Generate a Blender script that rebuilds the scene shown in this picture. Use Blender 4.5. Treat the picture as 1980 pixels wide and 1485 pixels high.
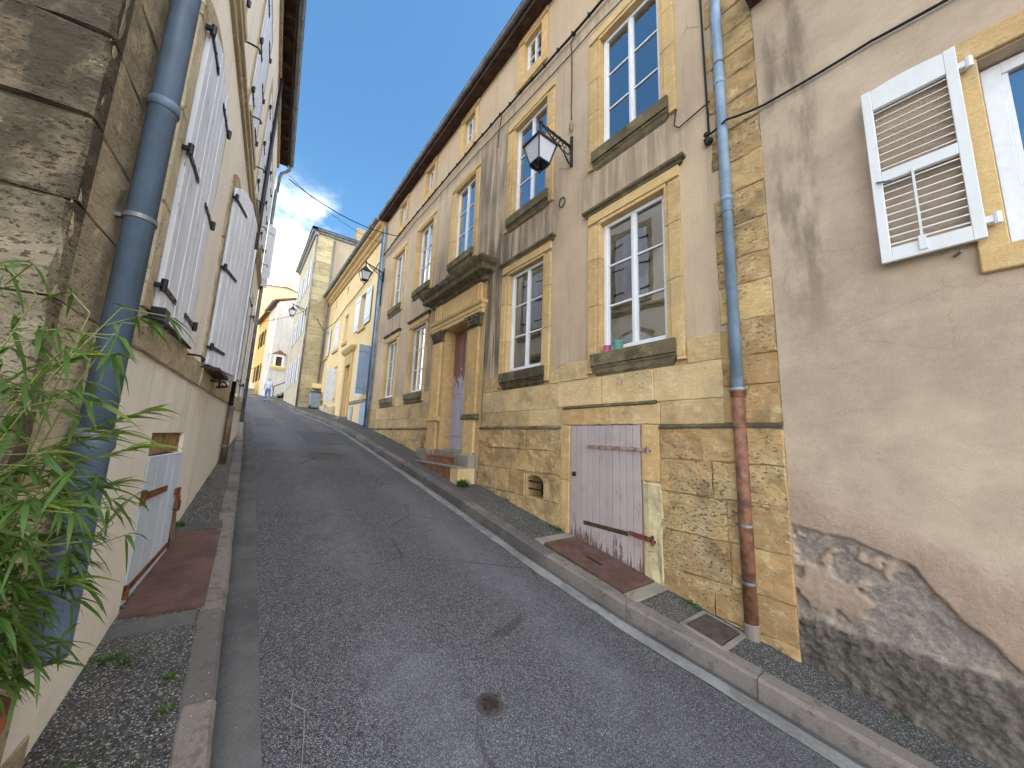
import bpy, bmesh, math, random
import numpy as np
from mathutils import Vector, Matrix, noise as MN
random.seed(11)
S = bpy.context.scene
for o in list(bpy.data.objects): bpy.data.objects.remove(o)
COL = S.collection
R_ = math.radians
# ------------------------------------------------------------------ camera
YAW, PITCH, ROLL = R_(36.93), R_(8.83), R_(2.147)
fw = Vector((math.sin(YAW)*math.cos(PITCH), math.cos(YAW)*math.cos(PITCH), math.sin(PITCH)))
rt = Vector((math.cos(YAW), -math.sin(YAW), 0)); up = rt.cross(fw)
r2 = rt*math.cos(ROLL)+up*math.sin(ROLL); u2 = up*math.cos(ROLL)-rt*math.sin(ROLL)
cd = bpy.data.cameras.new('camera'); cam = bpy.data.objects.new('camera', cd); COL.objects.link(cam)
mw = Matrix.Identity(4)
for i in range(3):
    mw[i][0], mw[i][1], mw[i][2] = r2[i], u2[i], -fw[i]
cam.matrix_world = mw
cd.sensor_width = 36; cd.lens = 700/1980*36; cd.clip_start = .05; cd.clip_end = 3000
S.camera = cam
S.render.resolution_x, S.render.resolution_y = 1024, 768
S.render.engine = 'CYCLES'; CY = S.cycles
CY.max_bounces = 5; CY.diffuse_bounces = 3; CY.glossy_bounces = 3; CY.transmission_bounces = 2; CY.transparent_max_bounces = 8; CY.caustics_reflective = False; CY.caustics_refractive = False; CY.use_denoising = True; CY.use_adaptive_sampling = True; CY.adaptive_threshold = .03
# ------------------------------------------------------------------ light and exposure
SUN_EL, SUN_AZ = R_(58), R_(162)          # azimuth from +Y, positive towards +X
S.view_settings.view_transform = 'Standard'; S.view_settings.look = 'None'
S.view_settings.exposure = 1.78; S.view_settings.gamma = 1.0
sd = bpy.data.lights.new('sun', 'SUN'); sd.energy = 1.0; sd.angle = R_(100); sd.color = (1, .94, .85)
so = bpy.data.objects.new('sun', sd); COL.objects.link(so)
sdir = Vector((math.sin(SUN_AZ)*math.cos(SUN_EL), math.cos(SUN_AZ)*math.cos(SUN_EL), math.sin(SUN_EL)))
so.rotation_euler = sdir.to_track_quat('Z', 'Y').to_euler(); so.location = sdir*60
W = bpy.data.worlds.new('World'); S.world = W; W.use_nodes = True
W.cycles.sampling_method = 'MANUAL'; W.cycles.sample_map_resolution = 256

def lin(r, g, b):
    f = lambda c: (c/255/12.92) if c/255 <= .04045 else ((c/255+.055)/1.055)**2.4
    return (f(r), f(g), f(b), 1)

class V:
    """a float or colour socket with arithmetic"""
    def __init__(s, m, k): s.m, s.k = m, k
    def b(s, op, o, rev=False):
        n = s.m.nt.nodes.new('ShaderNodeMath'); n.operation = op
        a, c = (o, s) if rev else (s, o)
        for i, q in enumerate((a, c)):
            if isinstance(q, V): s.m.nt.links.new(q.k, n.inputs[i])
            else: n.inputs[i].default_value = q
        return V(s.m, n.outputs[0])
    def __add__(s, o): return s.b('ADD', o)
    __radd__ = __add__
    def __sub__(s, o): return s.b('SUBTRACT', o)
    def __rsub__(s, o): return s.b('SUBTRACT', o, True)
    def __mul__(s, o): return s.b('MULTIPLY', o)
    __rmul__ = __mul__
    def __truediv__(s, o): return s.b('DIVIDE', o)
    def mx(s, o): return s.b('MAXIMUM', o)
    def mn(s, o): return s.b('MINIMUM', o)
    def pw(s, o): return s.b('POWER', o)
    def ab(s): return s.b('ABSOLUTE', 0.)

class Mat:
    def __init__(s, name, world=None):
        if world is None:
            s.mat = bpy.data.materials.new(name); s.mat.use_nodes = True; s.nt = s.mat.node_tree
            s.nt.nodes.clear(); s.o = s.nt.nodes.new('ShaderNodeOutputMaterial')
        else:
            s.nt = world.node_tree; s.nt.nodes.clear(); s.o = s.nt.nodes.new('ShaderNodeOutputWorld')
        s._p = None
    def nd(s, t): return s.nt.nodes.new(t)
    def put(s, sock, v):
        if isinstance(v, V): s.nt.links.new(v.k, sock)
        else: sock.default_value = v
    def pos(s, sx=1, sy=None, sz=None):
        if s._p is None: s._p = s.nd('ShaderNodeNewGeometry').outputs['Position']
        if sy is None: sy = sz = sx
        n = s.nd('ShaderNodeVectorMath'); n.operation = 'MULTIPLY'
        s.nt.links.new(s._p, n.inputs[0]); n.inputs[1].default_value = (sx, sy, sz)
        return V(s, n.outputs[0])
    def loc(s, sx=1, sy=1, sz=1):
        n = s.nd('ShaderNodeVectorMath'); n.operation = 'MULTIPLY'
        s.nt.links.new(s.nd('ShaderNodeTexCoord').outputs['Object'], n.inputs[0]); n.inputs[1].default_value = (sx, sy, sz)
        return V(s, n.outputs[0])
    def xyz(s, vec=None):
        n = s.nd('ShaderNodeSeparateXYZ'); s.put(n.inputs[0], vec or s.pos())
        return [V(s, n.outputs[i]) for i in range(3)]
    def noise(s, scale, detail=4, rough=.55, vec=None, dist=0):
        n = s.nd('ShaderNodeTexNoise'); s.put(n.inputs['Vector'], vec or s.pos())
        n.inputs['Scale'].default_value = scale; n.inputs['Detail'].default_value = detail
        n.inputs['Roughness'].default_value = rough; n.inputs['Distortion'].default_value = dist
        return V(s, n.outputs['Fac'])
    def vor(s, scale, feat='F1', vec=None, out='Distance'):
        n = s.nd('ShaderNodeTexVoronoi'); n.feature = feat; s.put(n.inputs['Vector'], vec or s.pos())
        n.inputs['Scale'].default_value = scale
        return V(s, n.outputs[out])
    def ss(s, v, a, b):
        n = s.nd('ShaderNodeMapRange'); n.interpolation_type = 'SMOOTHSTEP'
        s.put(n.inputs['Value'], v); n.inputs['From Min'].default_value = min(a, b); n.inputs['From Max'].default_value = max(a, b)
        if a > b: n.inputs['To Min'].default_value = 1; n.inputs['To Max'].default_value = 0
        return V(s, n.outputs['Result'])
    def box(s, v, a, b, e): return s.ss(v, a-e, a+e)*s.ss(v, b+e, b-e)
    def mix(s, f, a, b, mode='MIX'):
        n = s.nd('ShaderNodeMix'); n.data_type = 'RGBA'; n.blend_type = mode
        s.put(n.inputs[0], f)
        for k, q in ((6, a), (7, b)): s.put(n.inputs[k], q)
        return V(s, n.outputs[2])
    def mixv(s, v, a):
        """position nudged by a value, for irregular cell edges"""
        n = s.nd('ShaderNodeVectorMath'); n.operation = 'ADD'; s.put(n.inputs[0], s.pos()); k = v*a
        c = s.nd('ShaderNodeCombineXYZ'); s.put(c.inputs[0], k); s.put(c.inputs[1], k); s.nt.links.new(c.outputs[0], n.inputs[1]); return V(s, n.outputs[0])
    def rnd(s): return V(s, s.nd('ShaderNodeObjectInfo').outputs['Random'])
    def attr(s, name):
        n = s.nd('ShaderNodeAttribute'); n.attribute_name = name; return V(s, n.outputs['Fac'])
    def hsv(s, col, h=.5, sat=1., val=1.):
        n = s.nd('ShaderNodeHueSaturation'); s.put(n.inputs['Color'], col)
        s.put(n.inputs['Hue'], h); s.put(n.inputs['Saturation'], sat); s.put(n.inputs['Value'], val)
        return V(s, n.outputs[0])
    def fin(s, col, rough=.8, h=None, hs=.5, hd=.01, metal=0., spec=.3, sub=None, coat=0):
        p = s.nd('ShaderNodeBsdfPrincipled')
        s.put(p.inputs['Base Color'], col); s.put(p.inputs['Roughness'], rough); s.put(p.inputs['Metallic'], metal)
        p.inputs['Specular IOR Level'].default_value = spec
        if sub: p.inputs['Transmission Weight'].default_value = 0
        if coat: p.inputs['Coat Weight'].default_value = coat
        if h is not None:
            b = s.nd('ShaderNodeBump'); b.inputs['Strength'].default_value = hs; b.inputs['Distance'].default_value = hd
            s.put(b.inputs['Height'], h); s.nt.links.new(b.outputs[0], p.inputs['Normal'])
        s.nt.links.new(p.outputs[0], s.o.inputs[0]); return s.mat

# ------------------------------------------------------------------ sky with low cloud
w = Mat('w', W)
sky = w.nd('ShaderNodeTexSky'); sky.sky_type = 'NISHITA'; sky.sun_disc = False
sky.sun_elevation = SUN_EL; sky.sun_rotation = SUN_AZ; sky.air_density = 1.0; sky.dust_density = .4; sky.ozone_density = 2.0
tc = V(w, w.nd('ShaderNodeTexCoord').outputs['Generated'])
dx, dy, dz = w.xyz(tc)
cz = dz.mx(.0)+.18
cv = w.nd('ShaderNodeCombineXYZ'); w.put(cv.inputs[0], dx/cz); w.put(cv.inputs[1], dy/cz); cv.inputs[2].default_value = 3.7
cn = w.noise(1.5, 7, .56, V(w, cv.outputs[0]), .3)
lowc = w.ss(dz, .62, .30)
cm = w.ss(cn+lowc*.30, .58, .74)*w.ss(dz, .58, .44)
csh = w.noise(3.2, 5, .5, V(w, cv.outputs[0]))
ccol = w.mix(w.ss(csh, .35, .7), (10, 10.4, 11, 1), (15, 14.9, 14.7, 1))
scol = w.mix(cm, w.hsv(V(w, sky.outputs[0]), .49, 1.18, 1.), ccol)
bg = w.nd('ShaderNodeBackground'); w.put(bg.inputs[0], scol); bg.inputs[1].default_value = .083
w.nt.links.new(bg.outputs[0], w.o.inputs[0])

# ------------------------------------------------------------------ object helpers
def tag(o, label=None, cat=None, group=None, kind=None):
    if label: o['label'] = label
    if cat: o['category'] = cat
    if group: o['group'] = group
    if kind: o['kind'] = kind
    return o
def thing(name, label, cat, loc=(0, 0, 0), group=None):
    o = bpy.data.objects.new(name, None); COL.objects.link(o); o.location = loc; o.empty_display_size = .2
    return tag(o, label, cat, group)
def part(name, parent):
    o = bpy.data.objects.new(name, None); COL.objects.link(o); o.parent = parent; o.empty_display_size = .1
    return o
def off(parent):
    v = Vector((0, 0, 0))
    while parent is not None: v += parent.location; parent = parent.parent
    return v
class F:
    def __init__(s, ox, oy, ux, uy, side):     # side=+1: outward is to the right of u, -1: to the left
        l = math.hypot(ux, uy); s.o = Vector((ox, oy, 0)); s.u = Vector((ux/l, uy/l, 0))
        s.w = Vector((s.u.y, -s.u.x, 0))*side
    def p(s, u, w, z): return s.o+s.u*u+s.w*w+Vector((0, 0, z))
    def rot(s, u, w, ang):
        """frame hinged at (u,w), turned outwards by ang degrees"""
        c, n = math.cos(R_(ang)), math.sin(R_(ang)); f = F(0, 0, 1, 0, 1)
        f.o = s.o+s.u*u+s.w*w; f.u = s.u*c+s.w*n; f.w = s.w*c-s.u*n; return f
class MB:
    def __init__(s): s.v, s.f = [], []
    def quad(s, *p):
        i = len(s.v); s.v += [Vector(q) for q in p]; s.f.append(tuple(range(i, i+len(p)))); return s
    def hexa(s, p):
        i = len(s.v); s.v += [Vector(q) for q in p]
        s.f += [tuple(i+k for k in q) for q in ((0, 3, 2, 1), (4, 5, 6, 7), (0, 1, 5, 4), (1, 2, 6, 5), (2, 3, 7, 6), (3, 0, 4, 7))]; return s
    def box(s, f, u0, u1, w0, w1, z0, z1):
        return s.hexa([f.p(u, q, z) for z in (z0, z1) for u, q in ((u0, w0), (u1, w0), (u1, w1), (u0, w1))])
    def bar(s, a, b, t1, t2, upv=(0, 0, 1)):
        a, b = Vector(a), Vector(b); d = (b-a).normalized(); x = d.cross(Vector(upv))
        if x.length < 1e-4: x = d.cross(Vector((1, 0, 0)))
        x.normalize(); y = x.cross(d); x *= t1/2; y *= t2/2
        return s.hexa([a-x-y, a+x-y, a+x+y, a-x+y, b-x-y, b+x-y, b+x+y, b-x+y])
    def tube(s, pts, r, n=8, cap=True):
        pts = [Vector(p) for p in pts]; rs = r if isinstance(r, (list, tuple)) else [r]*len(pts); i0 = len(s.v)
        d0 = (pts[1]-pts[0]).normalized(); x = d0.orthogonal().normalized()
        for k, p in enumerate(pts):
            d = (pts[min(k+1, len(pts)-1)]-pts[max(k-1, 0)]).normalized()
            x = (x-d*x.dot(d)).normalized(); y = d.cross(x)
            for j in range(n):
                a = 2*math.pi*j/n; s.v.append(p+(x*math.cos(a)+y*math.sin(a))*rs[k])
        for k in range(len(pts)-1):
            for j in range(n):
                a = i0+k*n+j; b = i0+k*n+(j+1) % n; s.f.append((a, b, b+n, a+n))
        if cap:
            s.f.append(tuple(range(i0+n-1, i0-1, -1))); e = i0+(len(pts)-1)*n; s.f.append(tuple(range(e, e+n)))
        return s
    def lathe(s, c, prof, n=16, ax=None):
        c = Vector(c); i0 = len(s.v)
        for r, z in prof:
            for j in range(n):
                a = 2*math.pi*j/n; s.v.append(c+Vector((r*math.cos(a), r*math.sin(a), z)))
        for k in range(len(prof)-1):
            for j in range(n):
                a = i0+k*n+j; b = i0+k*n+(j+1) % n; s.f.append((a, b, b+n, a+n))
        s.f.append(tuple(range(i0+n-1, i0-1, -1))); e = i0+(len(prof)-1)*n; s.f.append(tuple(range(e, e+n)))
        return s
    def ball(s, c, r, n=8, m=6, sc=(1, 1, 1)):
        c = Vector(c); pr = []
        i0 = len(s.v)
        for k in range(m+1):
            t = math.pi*k/m
            for j in range(n):
                a = 2*math.pi*j/n
                s.v.append(c+Vector((math.sin(t)*math.cos(a)*r*sc[0], math.sin(t)*math.sin(a)*r*sc[1], math.cos(t)*r*sc[2])))
        for k in range(m):
            for j in range(n):
                a = i0+k*n+j; b = i0+k*n+(j+1) % n; s.f.append((a, a+n, b+n, b))
        return s
    def mould(s, f, u0, u1, prof, ret=True):
        """moulding: profile of (w,z) swept along u, with mitred returns at both ends"""
        i0 = len(s.v); 
        for q, z in prof:
            e = q if ret else 0
            s.v += [f.p(u0-e, 0, z), f.p(u0-e, q, z), f.p(u1+e, q, z), f.p(u1+e, 0, z)]
        for k in range(len(prof)-1):
            for j in range(3):
                a = i0+4*k+j; s.f.append((a, a+1, a+5, a+4))
        return s
    def wall(s, f, u0, u1, z0, z1, w, ops, depth, back=True):
        us = sorted({u0, u1, *[q for o in ops for q in o[:2]]}); zs = sorted({z0, z1, *[q for o in ops for q in o[2:4]]})
        us = [u for u in us if u0 <= u <= u1]; zs = [z for z in zs if z0 <= z <= z1]
        for a, b in zip(us, us[1:]):
            for c, d in zip(zs, zs[1:]):
                mu, mz = (a+b)/2, (c+d)/2
                if any(o[0] < mu < o[1] and o[2] < mz < o[3] for o in ops): continue
                s.quad(f.p(a, w, c), f.p(b, w, c), f.p(b, w, d), f.p(a, w, d))
        for o in ops:
            a, b, c, d = o[:4]; c = max(c, z0); d = min(d, z1); e = w-depth
            if c >= d: continue
            s.quad(f.p(a, w, c), f.p(a, e, c), f.p(a, e, d), f.p(a, w, d)); s.quad(f.p(b, w, c), f.p(b, w, d), f.p(b, e, d), f.p(b, e, c))
            if o[3] <= z1: s.quad(f.p(a, w, d), f.p(b, w, d), f.p(b, e, d), f.p(a, e, d))
            if o[2] >= z0: s.quad(f.p(a, w, c), f.p(a, e, c), f.p(b, e, c), f.p(b, w, c))
        return s
    def build(s, name, mat, parent=None, bevel=0, seg=1, smooth=False, **kw):
        o_ = off(parent); me = bpy.data.meshes.new(name)
        me.from_pydata([(v-o_)[:] for v in s.v], [], s.f)
        bm = bmesh.new(); bm.from_mesh(me); bmesh.ops.recalc_face_normals(bm, faces=bm.faces)
        bm.to_mesh(me); bm.free()
        if smooth: me.polygons.foreach_set('use_smooth', [True]*len(me.polygons))
        me.materials.append(mat); o = bpy.data.objects.new(name, me); COL.objects.link(o)
        if parent: o.parent = parent
        if bevel:
            md = o.modifiers.new('b', 'BEVEL'); md.width = bevel; md.segments = seg; md.limit_method = 'ANGLE'
        tag(o, **kw); return o
def solid(f, name, mat, parent, *bx, bevel=.004, **kw):
    m = MB()
    for b in bx: m.box(f, *b)
    return m.build(name, mat, parent, bevel=bevel, **kw)
def block(f, u0, u1, z0, z1, w, depth, name, mat, parent, rough=.006, edge=.012, nu=None, nz=3):
    """one dressed stone: front face a small uneven grid, arrises worn back"""
    nu = nu or max(3, min(5, int((u1-u0)/.14))); rnd = random.uniform; me = MB(); g = .0025
    u0 += g; u1 -= g; z0 += g; z1 -= g
    us = [u0, u0+edge]+[u0+(u1-u0)*k/nu+rnd(-.01, .01) for k in range(1, nu)]+[u1-edge, u1]
    zz = [z0, z0+edge]+[z0+(z1-z0)*k/nz+rnd(-.01, .01) for k in range(1, nz)]+[z1-edge, z1]
    ti, tj = rnd(-.006, .006), rnd(-.006, .006)
    G = []
    for j, z in enumerate(zz):
        row = []
        for i, u in enumerate(us):
            bd = i in (0, len(us)-1) or j in (0, len(zz)-1)
            q = w+rnd(-rough, rough)+ti*(i/len(us)-.5)+tj*(j/len(zz)-.5)-((edge*rnd(.5, 1.3)) if bd else 0)
            me.v.append(f.p(u+(rnd(-.005, .005) if bd else 0), q, z+(rnd(-.005, .005) if bd else 0))); row.append(len(me.v)-1)
        G.append(row)
    for j in range(len(zz)-1):
        for i in range(len(us)-1): me.f.append((G[j][i], G[j][i+1], G[j+1][i+1], G[j+1][i]))
    rim = G[0]+[r[-1] for r in G[1:]]+G[-1][-2::-1]+[r[0] for r in G[-2:0:-1]]
    uu = {k: us[i] for r in G for i, k in enumerate(r)}; zd = {k: zz[j] for j, r in enumerate(G) for k in r}
    bk = []
    for k in rim: me.v.append(f.p(uu[k], w-depth, zd[k])); bk.append(len(me.v)-1)
    for i in range(len(rim)):
        j = (i+1) % len(rim); me.f.append((rim[i], bk[i], bk[j], rim[j]))
    return me.build(name, mat, parent, smooth=False)
def cut(a, b, ex):
    out = [(a, b)]
    for c, d in ex:
        o2 = []
        for p, q in out:
            if d <= p or c >= q: o2.append((p, q)); continue
            if c > p: o2.append((p, c))
            if d < q: o2.append((d, q))
        out = o2
    return [(p, q) for p, q in out if q-p > .05]
def courses(f, u0, u1, zl, ex, wf, mat, parent, lo=.42, hi=.85, gnd=None, name='stone_block', rough=.006, depth=.07, edge=.012):
    n = 0
    for z0, z1 in zip(zl, zl[1:]):
        for a, b in cut(u0, u1, [(e[0], e[1]) for e in ex if e[2] < z1-.02 and e[3] > z0+.02]):
            k = max(1, round((b-a)/random.uniform(lo, hi))); c = [a]+sorted(a+(b-a)*(i+random.uniform(-.22, .22))/k for i in range(1, k))+[b]
            for p, q in zip(c, c[1:]):
                if gnd and z1 < gnd((p+q)/2)-.03: continue
                block(f, p, q, z0, z1, wf((p+q)/2, (z0+z1)/2)+random.uniform(-.004, .004), depth, name, mat, parent, rough=rough, edge=edge); n += 1
    return n
# ------------------------------------------------------------------ materials
def stone_mat(name, c1, c2, c3, vary=.25, pits=1., bump=.6, moss=0., sat=.88, chips=.6):
    m = Mat(name); r = m.rnd()
    n1 = m.noise(1.3, 3, .6); n2 = m.noise(7, 5, .68); n3 = m.noise(75, 3, .7); bed = m.noise(1, 4, .62, m.pos(7, 7, 30))
    base = m.mix(m.ss(r*.8+n1*.6, .35, 1.05), lin(*c1), lin(*c2))
    base = m.mix(m.ss(n2, .47, .66)*.6, base, lin(*c3))
    base = m.mix(m.ss(n1, .50, .66)*.35, base, lin(168, 154, 122))
    base = m.hsv(base, .5, sat, (r*7.31).b('FRACT', 0)*vary+(1-vary*.5)+(n3-.5)*.62+(bed-.5)*.36)
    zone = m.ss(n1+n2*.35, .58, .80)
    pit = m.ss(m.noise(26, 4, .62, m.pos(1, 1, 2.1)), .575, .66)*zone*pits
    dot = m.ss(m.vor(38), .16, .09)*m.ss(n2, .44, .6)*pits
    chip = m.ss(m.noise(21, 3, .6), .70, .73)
    base = m.mix((pit*.55+dot*.5).mn(.8), base, lin(88, 70, 46)); base = m.mix(chip*chips, base, lin(238, 228, 200))  # pit shading put into the colour along with cavity dirt; pale chips
    if moss:
        mz = m.ss(m.noise(2.3, 4, .62)+n3*.2, .60, .80)*moss
        base = m.mix(mz, base, lin(78, 74, 58))
    hgt = n2*.5+n3*.3+bed*.35-pit*.8-dot*.5
    return m.fin(base, .92, hgt, bump, .03, spec=.15)
M = {}
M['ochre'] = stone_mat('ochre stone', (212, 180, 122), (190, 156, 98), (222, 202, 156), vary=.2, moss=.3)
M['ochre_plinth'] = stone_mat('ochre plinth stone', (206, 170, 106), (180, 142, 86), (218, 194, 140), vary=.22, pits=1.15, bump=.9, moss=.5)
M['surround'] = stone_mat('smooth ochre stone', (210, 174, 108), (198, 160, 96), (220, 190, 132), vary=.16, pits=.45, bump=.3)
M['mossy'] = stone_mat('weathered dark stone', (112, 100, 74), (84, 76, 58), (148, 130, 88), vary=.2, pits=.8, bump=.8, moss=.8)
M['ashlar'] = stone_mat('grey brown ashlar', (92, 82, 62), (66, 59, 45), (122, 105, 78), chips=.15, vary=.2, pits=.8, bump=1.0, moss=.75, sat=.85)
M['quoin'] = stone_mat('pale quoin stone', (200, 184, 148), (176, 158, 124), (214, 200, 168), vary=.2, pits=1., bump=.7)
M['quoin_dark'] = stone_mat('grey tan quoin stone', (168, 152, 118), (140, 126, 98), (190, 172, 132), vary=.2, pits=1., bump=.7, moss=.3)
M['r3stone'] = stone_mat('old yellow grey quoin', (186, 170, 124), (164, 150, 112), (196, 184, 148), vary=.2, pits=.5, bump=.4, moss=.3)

def plaster(name, c1, c2, stain=None, amt=.35, bump=.12, fine=1.):
    m = Mat(name); n1 = m.noise(.55, 4, .6); n2 = m.noise(3.0, 6, .66); n3 = m.noise(40, 4, .68)
    st = m.noise(1, 5, .64, m.pos(4.5, 4.5, .35)); n4 = m.noise(160, 2, .6)
    col = m.mix(m.ss(n1*.55+n2*.45, .38, .62), lin(*c1), lin(*c2))
    col = m.mix(m.ss(st, .50, .74)*amt, col, lin(*(stain or (150, 135, 115))))
    col = m.hsv(col, .5, 1., (n3-.5)*.3*fine+(n4-.5)*.34*fine+(n2-.5)*.4+1.)
    return m, col, n2*.5+n3*.2*fine+n4*.12*fine
# main house render: pinkish beige, grey runs under the sills and beside the door hood
m, col, h = plaster('main render', (208, 186, 156), (186, 164, 138), (156, 140, 120), .6)
X, Yc, Z = m.xyz()
stk = m.noise(1, 6, .68, m.pos(1, 6.5, .42)); stf = m.noise(1, 4, .6, m.pos(1, 17, 1.1))
def bx(y0, y1, z0, z1, ey=.25, ez=.4): return m.box(Yc, y0, y1, ey)*m.box(Z, z0, z1, ez)
msk = bx(5.6, 6.45, 1.4, 4.1)*1.0+bx(5.9, 9.4, 3.7, 5.1, .4, .5)*.75+bx(4.2, 6.0, 3.3, 4.4)*.75+bx(5.7, 7.1, 5.2, 6.95, .3, .3)*.8
msk = msk+bx(1.9, 3.7, 3.5, 4.35, .2, .25)*.5+bx(8.8, 13.9, 3.4, 4.4, .3, .4)*.45+bx(1.6, 14, 6.9, 7.25, .3, .12)*.45+bx(8.6, 9.4, 1.3, 3.6)*.6+m.ss(Z, 2.2, 1.2)*.25
dk = (msk*1.25*m.ss(stk*.75+stf*.3, .38, .64)).mn(1.)
col = m.mix(dk*.85, col, lin(92, 86, 78))
fl = m.ss(m.noise(2.2, 4, .6), .60, .70)*m.ss(Z, 5.4, 3.)*.5
col = m.mix(fl, col, lin(178, 166, 158))
col = m.mix(m.ss(Z, 5.0, 8.5)*.35, col, lin(208, 186, 150))
ck = m.ss(m.vor(.9, 'DISTANCE_TO_EDGE', m.pos(1, 1.1, .7)), .008, .0)*m.ss(m.noise(2.1, 3), .56, .66)
col = m.mix(ck*.5, col, lin(92, 80, 66))
M['plasterA'] = m.fin(col, .9, h-ck*.4, .35, .02, spec=.15)
m, col, h = plaster('mortar', (196, 168, 118), (164, 138, 96)); M['mortar'] = m.fin(col, .95, h, .5, .02)
m, col, h = plaster('dark joint', (92, 80, 62), (70, 60, 48)); M['joint'] = m.fin(col, .95, h, .5, .02)
m, col, h = plaster('left render', (246, 240, 226), (234, 225, 208), (208, 196, 174), .5)
X, Yc, Z = m.xyz(); drip = m.ss(m.noise(1, 4, .6, m.pos(5, 5, .3)), .55, .72)*m.ss(Z, -.9, .3)*m.ss(Z, .9, .3)
col = m.mix(drip*.45, col, lin(170, 158, 132)); col = m.mix(m.ss(m.noise(2.5, 4)+(Z-Yc*.155)*-.9, 2.15, 2.6)*.5, col, lin(150, 134, 112))
M['plasterL'] = m.fin(col, .9, h, .3, .02, spec=.15)
m, col, h = plaster('cream render', (240, 216, 164), (228, 200, 148), (214, 190, 150), .4); M['cream'] = m.fin(col, .9, h, .2, .02)
m, col, h = plaster('grey render', (176, 160, 138), (158, 144, 124), (120, 110, 98), .5); M['greyr'] = m.fin(col, .9, h, .2, .02)
m, col, h = plaster('pale stone render', (214, 202, 172), (196, 184, 156), (150, 140, 118), .5); M['r3wall'] = m.fin(col, .9, h, .2, .02)
m, col, h = plaster('white render', (236, 230, 214), (222, 214, 198), (180, 172, 160), .5); M['whiter'] = m.fin(col, .9, h, .2, .02)
m, col, h = plaster('shaded white render', (206, 200, 188), (186, 180, 170), (140, 136, 130), .6); M['white_shade'] = m.fin(col, .9, h, .2, .02)  # greyer copy of the white render: the unlit end wall's shade as colour
m, col, h = plaster('yellow render', (240, 208, 138), (232, 196, 120), (230, 180, 90), .3); M['yellow'] = m.fin(col, .9, h, .2, .02)
m, col, h = plaster('orange render', (234, 210, 166), (222, 194, 146), (206, 176, 136), .4); M['orange'] = m.fin(col, .9, h, .2, .02)
# neighbour: rose grey roughcast whose foot has spalled to grey scratch coat; "dmg" is baked in the mesh from its relief
m = Mat('neighbour render'); n1 = m.noise(.8, 4, .6); n2 = m.noise(4, 5, .66); n3 = m.noise(150, 2, .65); n4 = m.noise(34, 4, .7)
X, Yc, Z = m.xyz()
col = m.mix(m.ss(n1, .38, .64), lin(200, 180, 157), lin(182, 162, 141)); col = m.mix(m.ss(n2, .48, .7)*.25, col, lin(198, 182, 158))
ckb = m.ss(m.vor(.8, 'DISTANCE_TO_EDGE', m.mixv(n2, .25)), .006, .0)*m.ss(m.noise(1.1, 2, .5), .52, .6); trw = m.noise(1, 4, .6, m.pos(6, 6, 16)); col = m.mix(ckb*.22, col, lin(120, 104, 90)); col = m.hsv(col, .5, 1., (trw-.5)*.22+1.)
rose = m.attr('rose'); expo = m.attr('expo'); base = m.attr('base')
st = m.box(Yc, .72, 1.1, .10)*m.ss(m.noise(1, 5, .6, m.pos(1, 3, .7)), .44, .64)*m.ss(Z, .6, 2.0)
col = m.mix(st*.7, col, lin(104, 94, 80))
col = m.mix(rose*.7, col, lin(162, 138, 121)); sp = m.ss(n4*.5+n2*.5, .42, .62)
col = m.mix(expo*.95, col, m.mix(sp, lin(132, 122, 114), lin(158, 146, 134)))
col = m.mix(base, col, m.mix(m.ss(n2*.7+n4*.6, .48, .82), lin(88, 82, 75), lin(120, 112, 102)))
col = m.hsv(col, .5, 1., (n3-.5)*.5+(n4-.5)*.38*(base+expo+rose*.9+.35)+(n2-.5)*.3+1.)
M['plasterB'] = m.fin(col, .95, n3*.25+n4*.6*(rose*.8+expo+base*1.4+.08)+n2*.25, .8, .02, spec=.1)

# asphalt: dark binder with pale chippings, polished wheel tracks, a few cracks and patches
def asphalt(name, c, sc=95, pale=(150, 146, 142), amt=1., worn=.25, road=False):
    m = Mat(name); v = m.vor(sc, 'F1'); vc = m.vor(sc, 'F1', None, 'Color'); n1 = m.noise(.5, 4, .6); n2 = m.noise(6, 4, .65); n3 = m.noise(230, 2, .6)
    rr = m.xyz(vc)[0]; X, Yc, Z = m.xyz()
    lum = m.ss(rr, .05, 1.0); chip = m.ss(rr, .74, .92)*m.ss(v, .62, .36)
    col = m.mix(lum, lin(*[k*.62 for k in c]), lin(*[min(255, k*1.3) for k in c])); col = m.mix(chip*amt, col, lin(*pale))
    col = m.mix(m.ss(n1, .38, .64)*worn, col, lin(*[min(255, k*1.3) for k in c]))
    if road:
        trk = (m.box(X, .85, 1.35, .25)+m.box(X, 2.2, 2.65, .22))*m.ss(n1+n2*.3, .4, .75); col = m.mix(trk*.32, col, lin(*[min(255, k*1.5) for k in c]))
        ck = m.ss(m.vor(.75, 'DISTANCE_TO_EDGE', m.mixv(n2, .12)), .012, .003)*m.ss(m.noise(.6, 2, .5), .50, .58); col = m.mix(ck*.5, col, lin(44, 42, 40))
        pt = m.box(X, 1.55, 2.75, .01)*m.box(Yc, 10.8, 13.2, .01)+m.box(X, .55, 1.2, .01)*m.box(Yc, 14.2, 17.5, .01); col = m.mix(pt*.35, col, lin(*[k*.7 for k in c]))
        sp = m.ss(m.noise(1.5, 4, .7), .66, .72); col = m.mix(sp*.4, col, lin(*[k*.5 for k in c]))
    dirt = m.ss(m.noise(1.2, 5, .7), .56, .72); col = m.mix(dirt*.22, col, lin(128, 118, 104))
    col = m.hsv(col, .5, 1., (n2-.5)*.45+(n3-.5)*.5+1.)
    return m.fin(col, .8, (v*-1.)+n2*.5, .7, .01, spec=.3)
M['road'] = asphalt('road asphalt', (86, 86, 89), 165, (170, 168, 166), .7, road=True)
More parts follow.
